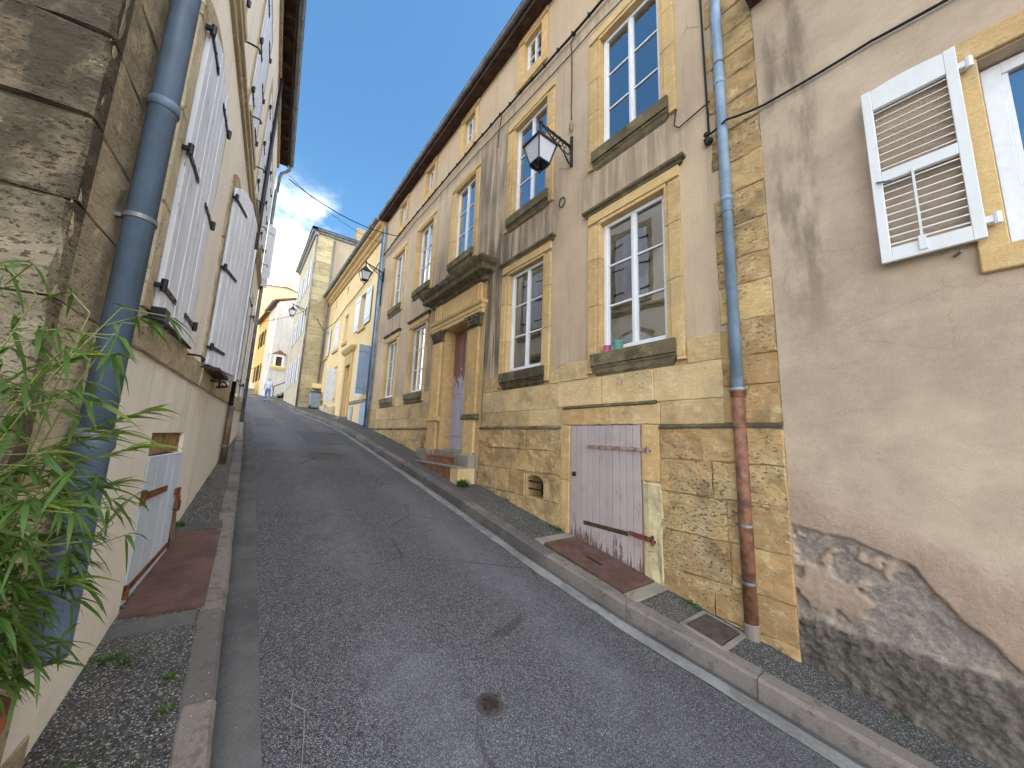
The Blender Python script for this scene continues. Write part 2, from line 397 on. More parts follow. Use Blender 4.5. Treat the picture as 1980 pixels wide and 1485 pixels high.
M['walk'] = asphalt('pavement asphalt', (78, 77, 75), 130, (190, 186, 178), .9)
m = Mat('granite kerb'); n1 = m.noise(1.6, 4, .6); n2 = m.noise(90, 3, .7); n3 = m.noise(9, 5, .7); r = m.rnd()
col = m.mix(m.ss(n1+r*.5-.25, .32, .66), lin(132, 124, 116), lin(98, 94, 91)); col = m.mix(m.ss(n3, .52, .66)*.55, col, lin(74, 68, 62)); col = m.hsv(col, .5, 1., (n2-.5)*.9+(n3-.5)*.4+r*.25+.88)
M['kerb'] = m.fin(col, .85, n2*.4+n3, .6, .015)
m = Mat('gutter concrete'); n1 = m.noise(1.6, 5, .65); n2 = m.noise(50, 3, .7); n3 = m.noise(7, 5, .65)
col = m.mix(m.ss(n1, .35, .65), lin(146, 146, 142), lin(116, 116, 114)); col = m.mix(m.ss(n3, .50, .64)*.55, col, lin(96, 93, 88)); col = m.hsv(col, .5, 1., (n2-.5)*.7+(n3-.5)*.5+1.)
M['gutter'] = m.fin(col, .85, n2*.3+n3, .4, .01)
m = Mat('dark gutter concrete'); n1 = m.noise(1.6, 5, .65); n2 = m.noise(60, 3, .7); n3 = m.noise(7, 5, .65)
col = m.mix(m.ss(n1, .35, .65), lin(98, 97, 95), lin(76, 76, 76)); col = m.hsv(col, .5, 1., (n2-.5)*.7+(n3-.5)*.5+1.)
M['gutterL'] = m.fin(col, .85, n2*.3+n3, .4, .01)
m = Mat('earth'); n1 = m.noise(.4, 6, .6); M['earth'] = m.fin(m.mix(n1, lin(96, 88, 74), lin(120, 112, 94)), .95, n1, .4, .05)
m, col, h = plaster('cement', (156, 149, 136), (126, 119, 108), (100, 94, 84), .7); M['cement'] = m.fin(col, .9, h, .5, .02)

def paint(name, c, wood, peel=.5, streak=9, dirt=.3, rough=.55, gr=(20, 20, .8), low=None):
    """old paint on boards: grain, flaked patches showing the wood"""
    m = Mat(name); g = m.noise(1, 5, .65, m.pos(*gr)); n1 = m.noise(3.3, 5, .6); n2 = m.noise(1, 5, .7, m.pos(38, 38, 5)); r = m.rnd()
    col = m.mix(m.ss(n1, .35, .7)*dirt, lin(*c), lin(*[k*.80 for k in c])); col = m.hsv(col, .5, 1., r*.12+.94+(g-.5)*.14)
    X, Yc, Z = m.xyz(); k = n2*.75+n1*.35
    if low: k = k+m.ss(Z-Yc*.155, low[0], low[1])*low[2]
    pl = m.ss(k, .80-peel*.22, .84-peel*.22)
    col = m.mix(pl, col, m.hsv(lin(*wood), .5, 1., g*.9+.5))
    return m.fin(col, rough, g*.25-pl*.5, .5, .006, spec=.35)
M['white_wood'] = paint('white window paint', (232, 234, 236), (150, 140, 124), .12, dirt=.25)
M['shutterL'] = paint('pale blue white shutter paint', (228, 232, 240), (96, 84, 76), .62)
M['shutterL2'] = paint('clean blue white shutter paint', (226, 231, 240), (110, 100, 92), .3)
M['blue_door'] = paint('pale blue door paint', (204, 216, 226), (120, 108, 92), .34)
M['blue_shut'] = paint('blue grey shutter paint', (160, 180, 202), (110, 108, 106), .2)
M['mauve'] = paint('mauve door paint', (182, 168, 166), (116, 104, 98), .58, gr=(30, 30, 1.2), low=(-1.45, -2.1, .26))
M['louvre'] = paint('white louvre paint', (232, 234, 232), (150, 145, 130), .05, dirt=.15, rough=.4)
m = Mat('peeling front door'); X, Yc, Z = m.xyz(); n = m.noise(1, 6, .7, m.pos(9, 9, 5.5)); n1 = m.noise(2, 4)
k = m.ss(n+m.ss(Z, 1.6, .3)*.20-m.ss(Z, 1.3, 2.1)*.3, .47, .52); col = m.mix(k, m.mix(n1, lin(132, 92, 88), lin(150, 112, 104)), m.mix(n1, lin(196, 190, 206), lin(172, 168, 184)))
M['front_door'] = m.fin(col, .6, k*.6+n, .4, .006)
def simple(name, c, rough=.5, metal=0., vary=.2, sc=6, bump=.15, spec=.4, c2=None):
    m = Mat(name); n1 = m.noise(sc, 5, .65); n2 = m.noise(sc*9, 3, .6)
    col = m.mix(m.ss(n1, .35, .68), lin(*c), lin(*(c2 or [k*(1-vary) for k in c]))); col = m.hsv(col, .5, 1., (n2-.5)*.25+1.)
    return m.fin(col, rough, n1+n2*.3, bump, .004, metal=metal, spec=spec)
M['iron'] = simple('black wrought iron', (34, 33, 38), .45, vary=.3)
M['zinc'] = simple('weathered zinc', (136, 140, 144), .45, .3, .25, 4)
def pipe_paint(name, c, rough):
    """old painted pipe: chalky patches, vertical runs, chips down to metal"""
    m = Mat(name); n1 = m.noise(2.2, 4, .6); run = m.noise(1, 4, .65, m.pos(28, 28, .8)); n2 = m.noise(30, 4, .7); n3 = m.noise(120, 2, .6)
    col = m.mix(m.ss(n1, .36, .66), lin(*c), lin(*[k*.82 for k in c])); col = m.mix(m.ss(run, .52, .72)*.4, col, lin(*[k*.62+16 for k in c]))
    col = m.mix(m.ss(n1*.4+n2*.6, .64, .68)*.7, col, lin(112, 104, 98)); col = m.hsv(col, .5, .92, (n3-.5)*.25+(n2-.5)*.2+1.)
    return m.fin(col, rough, n2*.4+n1, .25, .006, spec=.35)
M['pipe_blue'] = pipe_paint('blue grey pipe', (140, 168, 194), .5)
M['pipe_navy'] = pipe_paint('dark blue grey pipe', (100, 122, 146), .42)
M['pipe_rust'] = simple('brown cast iron', (148, 102, 76), .6, 0, .3, 9, .5, c2=(86, 62, 50))
M['pipe_dark'] = simple('dull brown pipe', (118, 96, 80), .6, 0, .3, 6, .3)
M['rust'] = simple('rusted iron', (132, 76, 50), .8, 0, .4, 14, .5, c2=(74, 44, 34))
M['rust_old'] = simple('painted rusty iron', (168, 146, 136), .8, 0, .4, 14, .5, c2=(110, 72, 54))
M['rust_plate'] = simple('brown chequer plate', (108, 78, 68), .65, 0, .3, 5, .4, c2=(80, 60, 52))
M['cast'] = simple('dark cast iron cover', (88, 78, 74), .6, 0, .3, 12, .4)
M['wood_dark'] = simple('dark eave wood', (84, 62, 48), .85, 0, .4, 5, .4)
M['brown_tile'] = simple('red brown step tiles', (150, 96, 66), .6, 0, .25, 5, .2)
M['terracotta'] = simple('terracotta', (188, 104, 70), .75, 0, .25, 6, .3)
M['roof'] = simple('clay roof tiles', (140, 92, 70), .85, 0, .35, 3, .5)
M['slate'] = simple('grey roof', (104, 104, 108), .8, 0, .3, 3, .5)
M['interior'] = simple('room wall', (120, 110, 94), .9, 0, .1, 1, .0)
M['curtain'] = simple('lace curtain', (226, 226, 228), .9, 0, .15, 18, .2)
M['lintelwood'] = simple('brown boarding', (176, 142, 92), .85, 0, .35, 8, .4)
M['bin'] = simple('grey blue bin plastic', (148, 162, 176), .45, 0, .1, 2, .05)
M['bin_dark'] = simple('dark bin lid', (62, 70, 80), .5)
M['rubber'] = simple('black rubber', (24, 24, 26), .8)
M['pink'] = simple('pink plastic', (206, 92, 150), .45, 0, .1)
M['teal'] = simple('teal glazed pot', (96, 164, 150), .4, 0, .15)
M['cable'] = simple('black cable', (38, 35, 34), .7)
M['pale_pvc'] = simple('white pvc frame', (238, 242, 246), .3, 0, .04, 2, .02)
M['soil'] = simple('dead litter soil', (84, 66, 48), .95, 0, .4, 20, .6)
M['skin'] = simple('skin', (208, 164, 136), .6, 0, .05)
M['hair'] = simple('grey hair', (196, 194, 192), .8, 0, .2, 40)
M['jeans'] = simple('blue jeans', (92, 124, 172), .9, 0, .2, 10)
M['shoe'] = simple('dark shoe', (40, 42, 60), .7)
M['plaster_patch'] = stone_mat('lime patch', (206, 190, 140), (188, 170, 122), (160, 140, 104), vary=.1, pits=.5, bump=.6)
m = Mat('checked shirt'); v = m.vor(26, 'F1'); M['shirt'] = m.fin(m.mix(m.ss(v, .2, .6), lin(112, 150, 206), lin(206, 216, 236)), .9)
m = Mat('window glass'); gl = m.nd('ShaderNodeBsdfGlossy'); gl.inputs['Roughness'].default_value = .02; gl.inputs[0].default_value = (.95, .97, 1, 1)
tr = m.nd('ShaderNodeBsdfTransparent'); tr.inputs[0].default_value = (.80, .84, .84, 1); fn = m.nd('ShaderNodeFresnel'); fn.inputs[0].default_value = 1.5
wv = m.noise(1.6, 2, .5); b_ = m.nd('ShaderNodeBump'); b_.inputs['Strength'].default_value = .05; b_.inputs['Distance'].default_value = .05; m.put(b_.inputs['Height'], wv); m.nt.links.new(b_.outputs[0], gl.inputs['Normal'])
ms = m.nd('ShaderNodeMixShader'); m.put(ms.inputs[0], (V(m, fn.outputs[0])*2.5+.22).mn(1.)); m.nt.links.new(tr.outputs[0], ms.inputs[1]); m.nt.links.new(gl.outputs[0], ms.inputs[2]); m.nt.links.new(ms.outputs[0], m.o.inputs[0]); M['glass'] = m.mat
m = Mat('frosted lantern glass'); M['frost'] = m.fin(lin(196, 200, 206), .35, spec=.5)
def leafmat(name, c1, c2):
    m = Mat(name); r = m.rnd(); n = m.noise(9, 3); d = m.nd('ShaderNodeBsdfPrincipled'); col = m.mix(r*.8+n*.3, lin(*c1), lin(*c2))
    m.put(d.inputs['Base Color'], col); d.inputs['Roughness'].default_value = .55; d.inputs['Specular IOR Level'].default_value = .4
    t = m.nd('ShaderNodeBsdfTranslucent'); m.put(t.inputs[0], m.hsv(col, .49, 1.15, 1.2)); x = m.nd('ShaderNodeMixShader'); x.inputs[0].default_value = .35
    m.nt.links.new(d.outputs[0], x.inputs[1]); m.nt.links.new(t.outputs[0], x.inputs[2]); m.nt.links.new(x.outputs[0], m.o.inputs[0]); return m.mat
M['leaf'] = leafmat('bamboo leaf', (50, 84, 32), (132, 152, 68)); M['weed'] = leafmat('weed leaf', (50, 84, 34), (96, 130, 56))
M['cane'] = simple('bamboo cane', (116, 124, 62), .5)
M['flake'] = simple('pale litter', (206, 204, 196), .9)
# ------------------------------------------------------------------ the sloping street
def smooth_interp(kx, ky, r):
    return lambda y: float(np.mean(np.interp([y-r, y-r/2, y, y+r/2, y+r], kx, ky)))
zs = smooth_interp([-60, 0, 1.52, 6.3, 13.7, 22.5, 25.5, 32, 40, 60, 120, 400], [-11.8, -1.92, -1.67, -.88, .21, 1.15, 1.55, 2.27, 3.15, 5.0, 8, 10], 1.2)
kR = smooth_interp([-60, .4, 1.6, 3, 7.3, 14, 18, 22, 26, 30, 34, 37, 40, 44, 50, 56], [3.55, 3.53, 3.32, 3.19, 3.15, 3.12, 3.0, 2.75, 2.45, 2.35, 1.95, 1.3, .5, -1.2, -5, -10], .8)
kL = smooth_interp([-60, 2, 10, 20, 26, 31, 36, 42, 56], [.06, .09, .19, .2, .0, -1.0, -3.2, -7, -18], .8)      # left kerb, street edge
ROAD_DROP = .12
YS = list(np.arange(-60, -6, 3.0))+list(np.arange(-6, 14, .25))+list(np.arange(14, 56, .6))
def ribbon(name, mat, xs, zf, ys=YS, parent=None, kind='structure', **kw):
    """sheet following the street; xs: list of functions of y, zf(y,k): height of line k"""
    m = MB(); n = len(xs)
    for y in ys:
        for k, x in enumerate(xs): m.v.append(Vector((x(y), y, zf(y, k))))
    for j in range(len(ys)-1):
        for k in range(n-1): a = j*n+k; m.f.append((a, a+1, a+n+1, a+n))
    return m.build(name, mat, parent, smooth=True, kind=kind, **kw)
ribbon('ground', M['earth'], [lambda y: -700, lambda y: -80, lambda y: -12, lambda y: 12, lambda y: 80, lambda y: 700], lambda y, k: zs(y)-.9-(4 if k in (0, 5) else 0), ys=list(np.arange(-60, 60, 4.))+[80, 120, 250, 700])
def rx(t): return lambda y: kL(y)+.21+t*(kR(y)-.23-kL(y)-.21)
ribbon('road', M['road'], [rx(t) for t in (0, .15, .35, .55, .75, .9, 1)], lambda y, k: zs(y)-ROAD_DROP+(0, .012, .028, .035, .028, .012, 0)[k])
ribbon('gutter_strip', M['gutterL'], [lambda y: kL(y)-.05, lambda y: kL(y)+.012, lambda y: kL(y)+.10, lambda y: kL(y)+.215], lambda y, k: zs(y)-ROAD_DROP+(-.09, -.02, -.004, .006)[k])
ribbon('gutter_strip', M['gutter'], [lambda y: kR(y)-.235+.006*math.sin(y*5.1)+.004*math.sin(y*13), lambda y: kR(y)-.17, lambda y: kR(y)-.10+.006*math.sin(y*4.3+1)], lambda y, k: zs(y)-ROAD_DROP+(.006, .010, .004)[k])
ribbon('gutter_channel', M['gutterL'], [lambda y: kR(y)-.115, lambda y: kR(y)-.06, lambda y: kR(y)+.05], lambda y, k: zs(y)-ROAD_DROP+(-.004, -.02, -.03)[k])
lwall = lambda y: (-.75+.0699*y if y < 11.4 else .05) if y > 1.5 else -6.
ribbon('pavement', M['walk'], [lambda y: -6., lambda y: -.9, lambda y: lwall(y)-.1, lambda y: kL(y)-.135], lambda y, k: zs(y)-.004+(.0, .0, .012, 0)[k])
ribbon('pavement', M['walk'], [lambda y: kR(y)+.135, lambda y: (kR(y)+4.3)/2, lambda y: max(4.3, kR(y)+1.2), lambda y: 14.], lambda y, k: zs(y)-.004+(0, .008, .02, .02)[k])
def kerb_line(k, side, y0, y1, step):
    root = thing('kerb', 'x', None); tag(root, kind='structure'); del root['label']
    y = y0
    while y < y1:
        e = y+step*random.uniform(.85, 1.15); mm = MB(); jt = random.uniform(-.004, .004)
        a, b = (y+.004, e-.004); n = 9; wd = .150; jx = random.uniform(-.006, .006)
        for i in range(n+1):
            q = a+(b-a)*i/n; x = k(q); z = zs(q)+jt+.006; s = side
            cz_ = random.uniform(0, .012)*(random.random() < .35)
            for dxx, dz in ((-.008, -.30), (-.002+cz_*.5, -.026-cz_), (.018+cz_, -.004), (wd-.01, 0), (wd, -.006), (wd, -.3)):
                mm.v.append(Vector((x+s*(dxx+jx+random.uniform(-.003, .003)), q, z+dz+random.uniform(-.002, .002))))
        for i in range(n):
            for j in range(5): o = i*6+j; mm.f.append((o, o+1, o+7, o+6))
        mm.f.append((0, 1, 2, 3, 4, 5)); mm.f.append(tuple(n*6+j for j in (5, 4, 3, 2, 1, 0)))
        mm.build('kerb_stone', M['kerb'], root); y = e
    return root
kerb_line(kR, 1, -6, 45, 1.0); kerb_line(kL, -1, -4, 26, 1.0)

# ------------------------------------------------------------------ shared builders
def window(f, uc, wd, z0, z1, w, rows, parent, fm='white_wood', panes=True, fw=.055, mull=.09, name='window'):
    u0, u1 = uc-wd/2+.003, uc+wd/2-.003; z1 -= .003; m = MB(); um = uc
    m.box(f, u0, u0+fw, w-.05, w+.02, z0, z1); m.box(f, u1-fw, u1, w-.05, w+.02, z0, z1)
    m.box(f, u0+fw, u1-fw, w-.05, w+.02, z1-fw, z1); m.box(f, u0+fw, u1-fw, w-.05, w+.03, z0, z0+fw*1.3)
    m.box(f, um-mull/2, um+mull/2, w-.04, w+.012, z0+fw*1.3, z1-fw); m.box(f, um-.017, um+.017, w+.012, w+.028, z0+fw*1.3, z1-fw)
    for a, b in ((u0+fw, um-mull/2), (um+mull/2, u1-fw)):
        m.box(f, a, a+.028, w-.04, w+.006, z0+fw*1.3, z1-fw) if a < um-.2 else m.box(f, b-.028, b, w-.04, w+.006, z0+fw*1.3, z1-fw)
    win = m.build(name, M[fm], parent, bevel=.004)
    zb, zt = z0+fw*1.3, z1-fw
    for a, b in ((u0+fw+.028, um-mull/2), (um+mull/2, u1-fw-.028)):
        for i in range(rows):
            c = zb+(zt-zb)*i/rows; d = zb+(zt-zb)*(i+1)/rows
            if i: solid(f, 'glazing_bar', M[fm], win, (a-.002, b+.002, w-.035, w+.004, c-.014, c+.014), bevel=.003)
            if panes: solid(f, 'pane', M['glass'], win, (a, b, w-.018, w-.014, c+(.013 if i else 0), d-.013), bevel=0)
    return win
def curtain(f, u0, u1, w, z0, z1, parent, n=40, amp=.02):
    m = MB(); c = random.uniform(0, 6)
    for i in range(n+1):
        u = u0+(u1-u0)*i/n; q = w+amp*math.sin(i*1.1+c)+amp*.6*math.sin(i*.47)
        m.v += [f.p(u, q, z0), f.p(u, q, z1)]
    for i in range(n): m.f.append((2*i, 2*i+2, 2*i+3, 2*i+1))
    return m.build('curtain', M['curtain'], parent, smooth=True)
def gutter(f, u0, u1, w, z, r, parent, rings=0, mat='zinc'):
    m = MB(); N = 8; i0 = 0
    for u in (u0, u1):
        for rr in (r, r-.006):
            for k in range(N+1): a = math.pi*k/N; m.v.append(f.p(u, w-rr*math.cos(a), z-rr*math.sin(a)))
    q = N+1
    for k in range(N): m.f += [(k, k+1, 2*q+k+1, 2*q+k), (q+k, 3*q+k, 3*q+k+1, q+k+1)]
    m.f += [(0, 2*q, 3*q, q), (N, q+N, 3*q+N, 2*q+N)]
    m.f.append(tuple(range(q))); m.f.append(tuple(range(2*q, 3*q)))
    m.tube([f.p(u0, w+r, z), f.p(u1, w+r, z)], .012, 6)
    g = m.build('gutter', M[mat], parent, smooth=False)
    u = u0+.3
    while rings and u < u1:
        t = MB(); t.tube([f.p(u, w-(r+.004)*math.cos(math.pi*k/8), z-(r+.004)*math.sin(math.pi*k/8)) for k in range(9)], .007, 5); t.build('gutter_bracket', M[mat], g); u += rings
    return g
def pipe(f, u, w, z0, z1, r, mat, parent, name='downpipe', n=16, collars=(), brackets=()):
    m = MB(); m.tube([f.p(u, w, z0), f.p(u, w, z1)], r, n)
    p = m.build(name, M[mat], parent, smooth=True)
    for z in collars: MB().lathe(f.p(u, w, z-.03), [(r+.001, 0), (r+.008, .004), (r+.008, .05), (r+.001, .056)], n).build('collar', M[mat], p, smooth=True)
    for z in brackets:
        b = MB(); b.lathe(f.p(u, w, z), [(r+.001, 0), (r+.007, 0), (r+.007, .022), (r+.001, .022)], n); b.box(f, u-.014, u+.014, -.02, w-r+.004, z, z+.02)
        b.box(f, u+r, u+r+.03, w-.012, w+.012, z-.002, z+.024); b.build('pipe_bracket', M['zinc' if mat != 'iron' else 'iron'], p)
    return p
def boards(f, u0, u1, w, t, z0f, z1f, n, mat, parent, name='plank', gap=.0035, jit=.08):
    """vertical boards side by side; z0f,z1f functions of u"""
    us = [u0+(u1-u0)*(i+(random.uniform(-jit, jit) if 0 < i < n else 0))/n for i in range(n+1)]
    for a, b in zip(us, us[1:]):
        a, b = a+gap, b-gap; d = random.uniform(-.002, .002); m = MB()
        m.hexa([f.p(a, w+d, z0f(a)), f.p(b, w+d, z0f(b)), f.p(b, w+t+d, z0f(b)), f.p(a, w+t+d, z0f(a)), f.p(a, w+d, z1f(a)), f.p(b, w+d, z1f(b)), f.p(b, w+t+d, z1f(b)), f.p(a, w+t+d, z1f(a))])
        m.build(name, M[mat], parent, bevel=.004)
def strap(f, ua, ub, w, z, parent, mat='iron', hgt=.04, pin=True, name='strap_hinge', tip=True, dz=0):
    """strap hinge from pin at ua to tip at ub"""
    m = MB(); m.hexa([f.p(ua, w, z-hgt/2), f.p(ub, w, z-hgt*.42+dz), f.p(ub, w+.008, z-hgt*.42+dz), f.p(ua, w+.008, z-hgt/2), f.p(ua, w, z+hgt/2), f.p(ub, w, z+hgt*.42+dz), f.p(ub, w+.008, z+hgt*.42+dz), f.p(ua, w+.008, z+hgt/2)])
    for k in (.15, .5, .85): m.box(f, ua+(ub-ua)*k-.008, ua+(ub-ua)*k+.008, w+.008, w+.014, z-.008+dz*k, z+.008+dz*k)
    if pin: m.tube([f.p(ua, w+.012, z-hgt*.9), f.p(ua, w+.012, z+hgt*.9)], .018, 8); m.box(f, ua-.03, ua+.0, -.03, w+.006, z-hgt*.5, z+hgt*.1)
    return m.build(name, M[mat], parent, bevel=.002)
def dog(f, u, z, parent, ln=.14):
    """shutter stop: iron arm with a curled head"""
    m = MB(); m.tube([f.p(u, -.02, z), f.p(u, ln*.6, z), f.p(u, ln, z-.004), f.p(u+.015, ln+.02, z-.03), f.p(u+.01, ln+.012, z-.055)], [.010, .010, .011, .014, .010], 7)
    return m.build('shutter_stop', M['iron'], parent, smooth=True)
def plain_shutter(f, u0, u1, w, z0, z1, parent, mat, name='shutter', t=.03, bat=True):
    m = MB(); m.box(f, u0, u1, w, w+t, z0, z1); n = max(2, int((u1-u0)/.14))
    if bat:
        for z in (z0+(z1-z0)*.12, z0+(z1-z0)*.88): m.box(f, u0+.02, u1-.02, w+t, w+t+.02, z-.04, z+.04)
    s = m.build(name, M[mat], parent, bevel=.004); return s
# ------------------------------------------------------------------ main house on the right (5 bays)
FA = F(4, 0, 0, 1, -1)
HA = thing('stone_house', 'long three storey beige house with ochre stone window surrounds and pilastered doorway', 'house', (4, 1.15, -1.72))
A0, A1 = 1.15, 14.28
COLS = [2.75, 5.03, 7.62, 10.04, 12.36]
op_gf = [(c-.51, c+.51, 1.25, 3.26) for i, c in enumerate(COLS) if i != 2]
op_1f = [(c-.51, c+.51, 4.5, 6.56) for c in COLS]
op_at = [(c-.28, c+.28, 7.68, 8.52) for c in COLS]
cellar = (2.61, 3.78, -2.4, .25); DC = 7.6; dop = (7.06, 8.14, -2.4, 2.68); vent = (4.36, 4.80, -.90, -.54); hole = (9.0, 9.26, -.46, -.12)
STT = 1.22
big = lambda L: [(o[0]-.05, o[1]+.05, o[2]-.03, o[3]+.05) for o in L]
MB().wall(FA, A0, A1, STT, 8.75, 0, big(op_gf+op_1f+op_at+[dop]), .33).build('rendered_wall', M['plasterA'], HA)
for a, b, gg, vv in ((A0, 7.01, op_gf[:2], [cellar, vent]), (8.19, A1, op_gf[2:], [hole])):
    MB().wall(FA, a, b, .22, STT, -.004, big(gg)+[o for o in vv if o is cellar], .32).build('rubble_wall', M['mortar'], HA)
    MB().wall(FA, a, b, -2.4, .22, .026, vv, .35).build('plinth_core', M['mortar'], HA)
m = MB()     # rooms behind the windows
for z0, z1 in ((.7, 3.7), (3.75, 7.0), (7.05, 8.75)):
    m.quad(FA.p(A0+.1, -4.2, z0), FA.p(A1-.1, -4.2, z0), FA.p(A1-.1, -4.2, z1), FA.p(A0+.1, -4.2, z1))
    for z in (z0, z1):
        for p, q in (((A0+.1, 6.5), (8.95, A1-.1)) if z0 < 1 else ((A0+.1, A1-.1),)): m.quad(FA.p(p, -.34, z), FA.p(q, -.34, z), FA.p(q, -4.2, z), FA.p(p, -4.2, z))
    for u in (A0+.1, 3.95, 6.5, 8.95, 11.5, A1-.1): m.quad(FA.p(u, -.35, z0), FA.p(u, -4.2, z0), FA.p(u, -4.2, z1), FA.p(u, -.35, z1))
for p, q in ((A0+.1, 6.5), (8.95, A1-.1)): m.quad(FA.p(p, -.34, .7), FA.p(q, -.34, .7), FA.p(q, -.34, -2.4), FA.p(p, -.34, -2.4))
m.build('interior', M['interior'], HA)
MB().quad(FA.p(A1, 0, -2), FA.p(A1, -6, -2), FA.p(A1, -6, 10.5), FA.p(A1, 0, 8.75)).quad(FA.p(A0, 0, -2.4), FA.p(A0, -6, -2.4), FA.p(A0, -6, 10.5), FA.p(A0, 0, 8.75)).build('gable_wall', M['plasterA'], HA)
# surrounds
def surround(c, o, hood, sill, margin=.21, low=.22):
    a, b, z0, z1 = o; a2, b2 = a-margin, b+margin; zt = min(z1+.2, 8.70)
    zj = [z0-low, z0+(z1-z0)*random.uniform(.28, .4), z0+(z1-z0)*random.uniform(.62, .74), z1] if z1-z0 > 1 else [z0-low, z1]
    for s in (0, 1):
        for q0, q1 in zip(zj, zj[1:]):
            x0, x1 = (a2, a) if s == 0 else (b, b2); d = random.uniform(0, .003)
            rb = (x0, x1-.06) if s == 0 else (x0+.06, x1); rc = (x1-.06, x1+.0) if s == 0 else (x0, x0+.06)
            solid(FA, 'jamb_stone', M['surround'], HA, (rb[0], rb[1], -.05, .034+d, q0+.002, q1-.002), (rc[0], rc[1], -.32, .016+d, q0+.002, q1-.002), bevel=.006)
    solid(FA, 'lintel', M['surround'], HA, (a2-.002, b2+.002, -.05, .036, z1+.055, zt), (a2+.18, b2-.18, -.32, .018, z1+.002, z1+.057), bevel=.006)
    if hood:
        MB().mould(FA, a2, b2, [(0, zt-.02), (.045, zt), (.05, zt+.03), (.085, zt+.05), (.09, zt+.085), (0, zt+.12)]).build('window_hood', M['mossy'], HA, bevel=.004)
    if sill:
        m = MB(); m.box(FA, a-.12, b+.12, -.3, .085, z0-.17, z0); m.mould(FA, a-.06, b+.06, [(0, z0-.31), (.03, z0-.27), (.04, z0-.22), (.06, z0-.20), (.06, z0-.172)])
        m.build('window_sill', M['mossy'], HA, bevel=.008)
        solid(FA, 'sill_moulding', M['surround'], HA, (a2-.01, a-.125, -.02, .05, z0-.262, z0-.225), bevel=.004); solid(FA, 'sill_moulding', M['surround'], HA, (b+.125, b2+.01, -.02, .05, z0-.262, z0-.225), bevel=.004)
    else:
        solid(FA, 'window_sill', M['surround'], HA, (a2-.02, b2+.02, -.05, .045, z0-low-.16, z0-low+.0), (a, b, -.3, .03, z0-low, z0), bevel=.006)
for o in op_gf: surround((o[0]+o[1])/2, o, True, True)
for o in op_1f: surround((o[0]+o[1])/2, o, False, True)
for o in op_at: surround((o[0]+o[1])/2, o, False, False, margin=.19, low=.1)
for i, o in enumerate(op_gf+op_1f):
    c = (o[0]+o[1])/2; wn = window(FA, c, o[1]-o[0]-.004, o[2]+.03, o[3]-.002, -.10, 3, HA)
    if i in (2, 3, 6): curtain(FA, o[0]+.05, o[1]-.05, -.20, o[2]+.05, o[3]-.1, HA)
    if i == 1: curtain(FA, o[0]+.05, c-.02, -.42, o[2]+.05, o[3]-.5, HA)
    if i in (7, 8): curtain(FA, o[0]+.05, c-.05, -.20, o[2]+.05, o[3]-.2, HA)
for o in op_at: window(FA, (o[0]+o[1])/2, o[1]-o[0], o[2], o[3], -.10, 2, HA, fw=.045, mull=.05)
# coursed stone below the sills, plinth proud of it under a weathered ledge
gnd = lambda u: zs(u)-.05
exs = [(o[0]-.22, o[1]+.22, .92, 3.5) for o in op_gf]
ex = exs+[(6.30, 8.92, -2.5, 4), (2.36, 3.98, .25, .52), (2.36, 3.98, -2.4, .25), (vent[0]-.02, vent[1]+.02, -.9, -.5), (hole[0]-.02, hole[1]+.02, -.46, -.1)]
nb = courses(FA, A0+.5, A1, [.245, .52, .93, STT], ex, lambda u, z: .012, M['ochre'], HA, .5, .95, rough=.004, edge=.007)
PL = [-1.95, -1.62, -1.30, -.9, -.5, -.14, .215]
nb += courses(FA, A0, 6.3, PL, ex, lambda u, z: .05, M['ochre_plinth'], HA, .42, .8, gnd, rough=.011, depth=.1, edge=.009)
nb += courses(FA, 8.92, A1, [-.46, -.1, .22], ex, lambda u, z: .04, M['ochre_plinth'], HA, .5, .9, gnd, rough=.009, depth=.1)
# corner chain, full height
zq = .245
while zq < 8.6:
    h_ = random.uniform(.27, .4); block(FA, A0, A0+(.50 if int(zq*3) % 2 else .44), zq, min(zq+h_, 8.7), .014, .06, 'quoin_stone', M['ochre_plinth'], HA, rough=.010, edge=.014); zq += h_
for a, b in ((A0, 2.36), (3.98, 6.3), (8.92, A1)):
    MB().mould(FA, a, b, [(0, .18), (.062, .20), (.066, .222), (.0, .262)], ret=False).build('plinth_ledge', M['mossy'], HA, bevel=.003)
for a, b, z0, z1 in ((3.79, 3.98, -.55, .25), (3.79, 3.98, -1.7, -.55), (2.36, 2.60, -.42, .25)): block(FA, a, b, z0, z1, .052, .12, 'door_jamb', M['surround'], HA, rough=.003)
block(FA, 2.32, 2.60, -1.75, -.42, .056, .12, 'door_jamb', M['plaster_patch'], HA, rough=.012, edge=.03)
block(FA, 2.36, 3.1, .252, .50, .03, .1, 'door_lintel', M['ochre'], HA); block(FA, 3.1, 3.98, .252, .50, .03, .1, 'door_lintel', M['surround'], HA)
MB().mould(FA, 2.4, 3.95, [(0, .49), (.05, .505), (.04, .53), (0, .55)], ret=False).build('plinth_ledge', M['mossy'], HA)
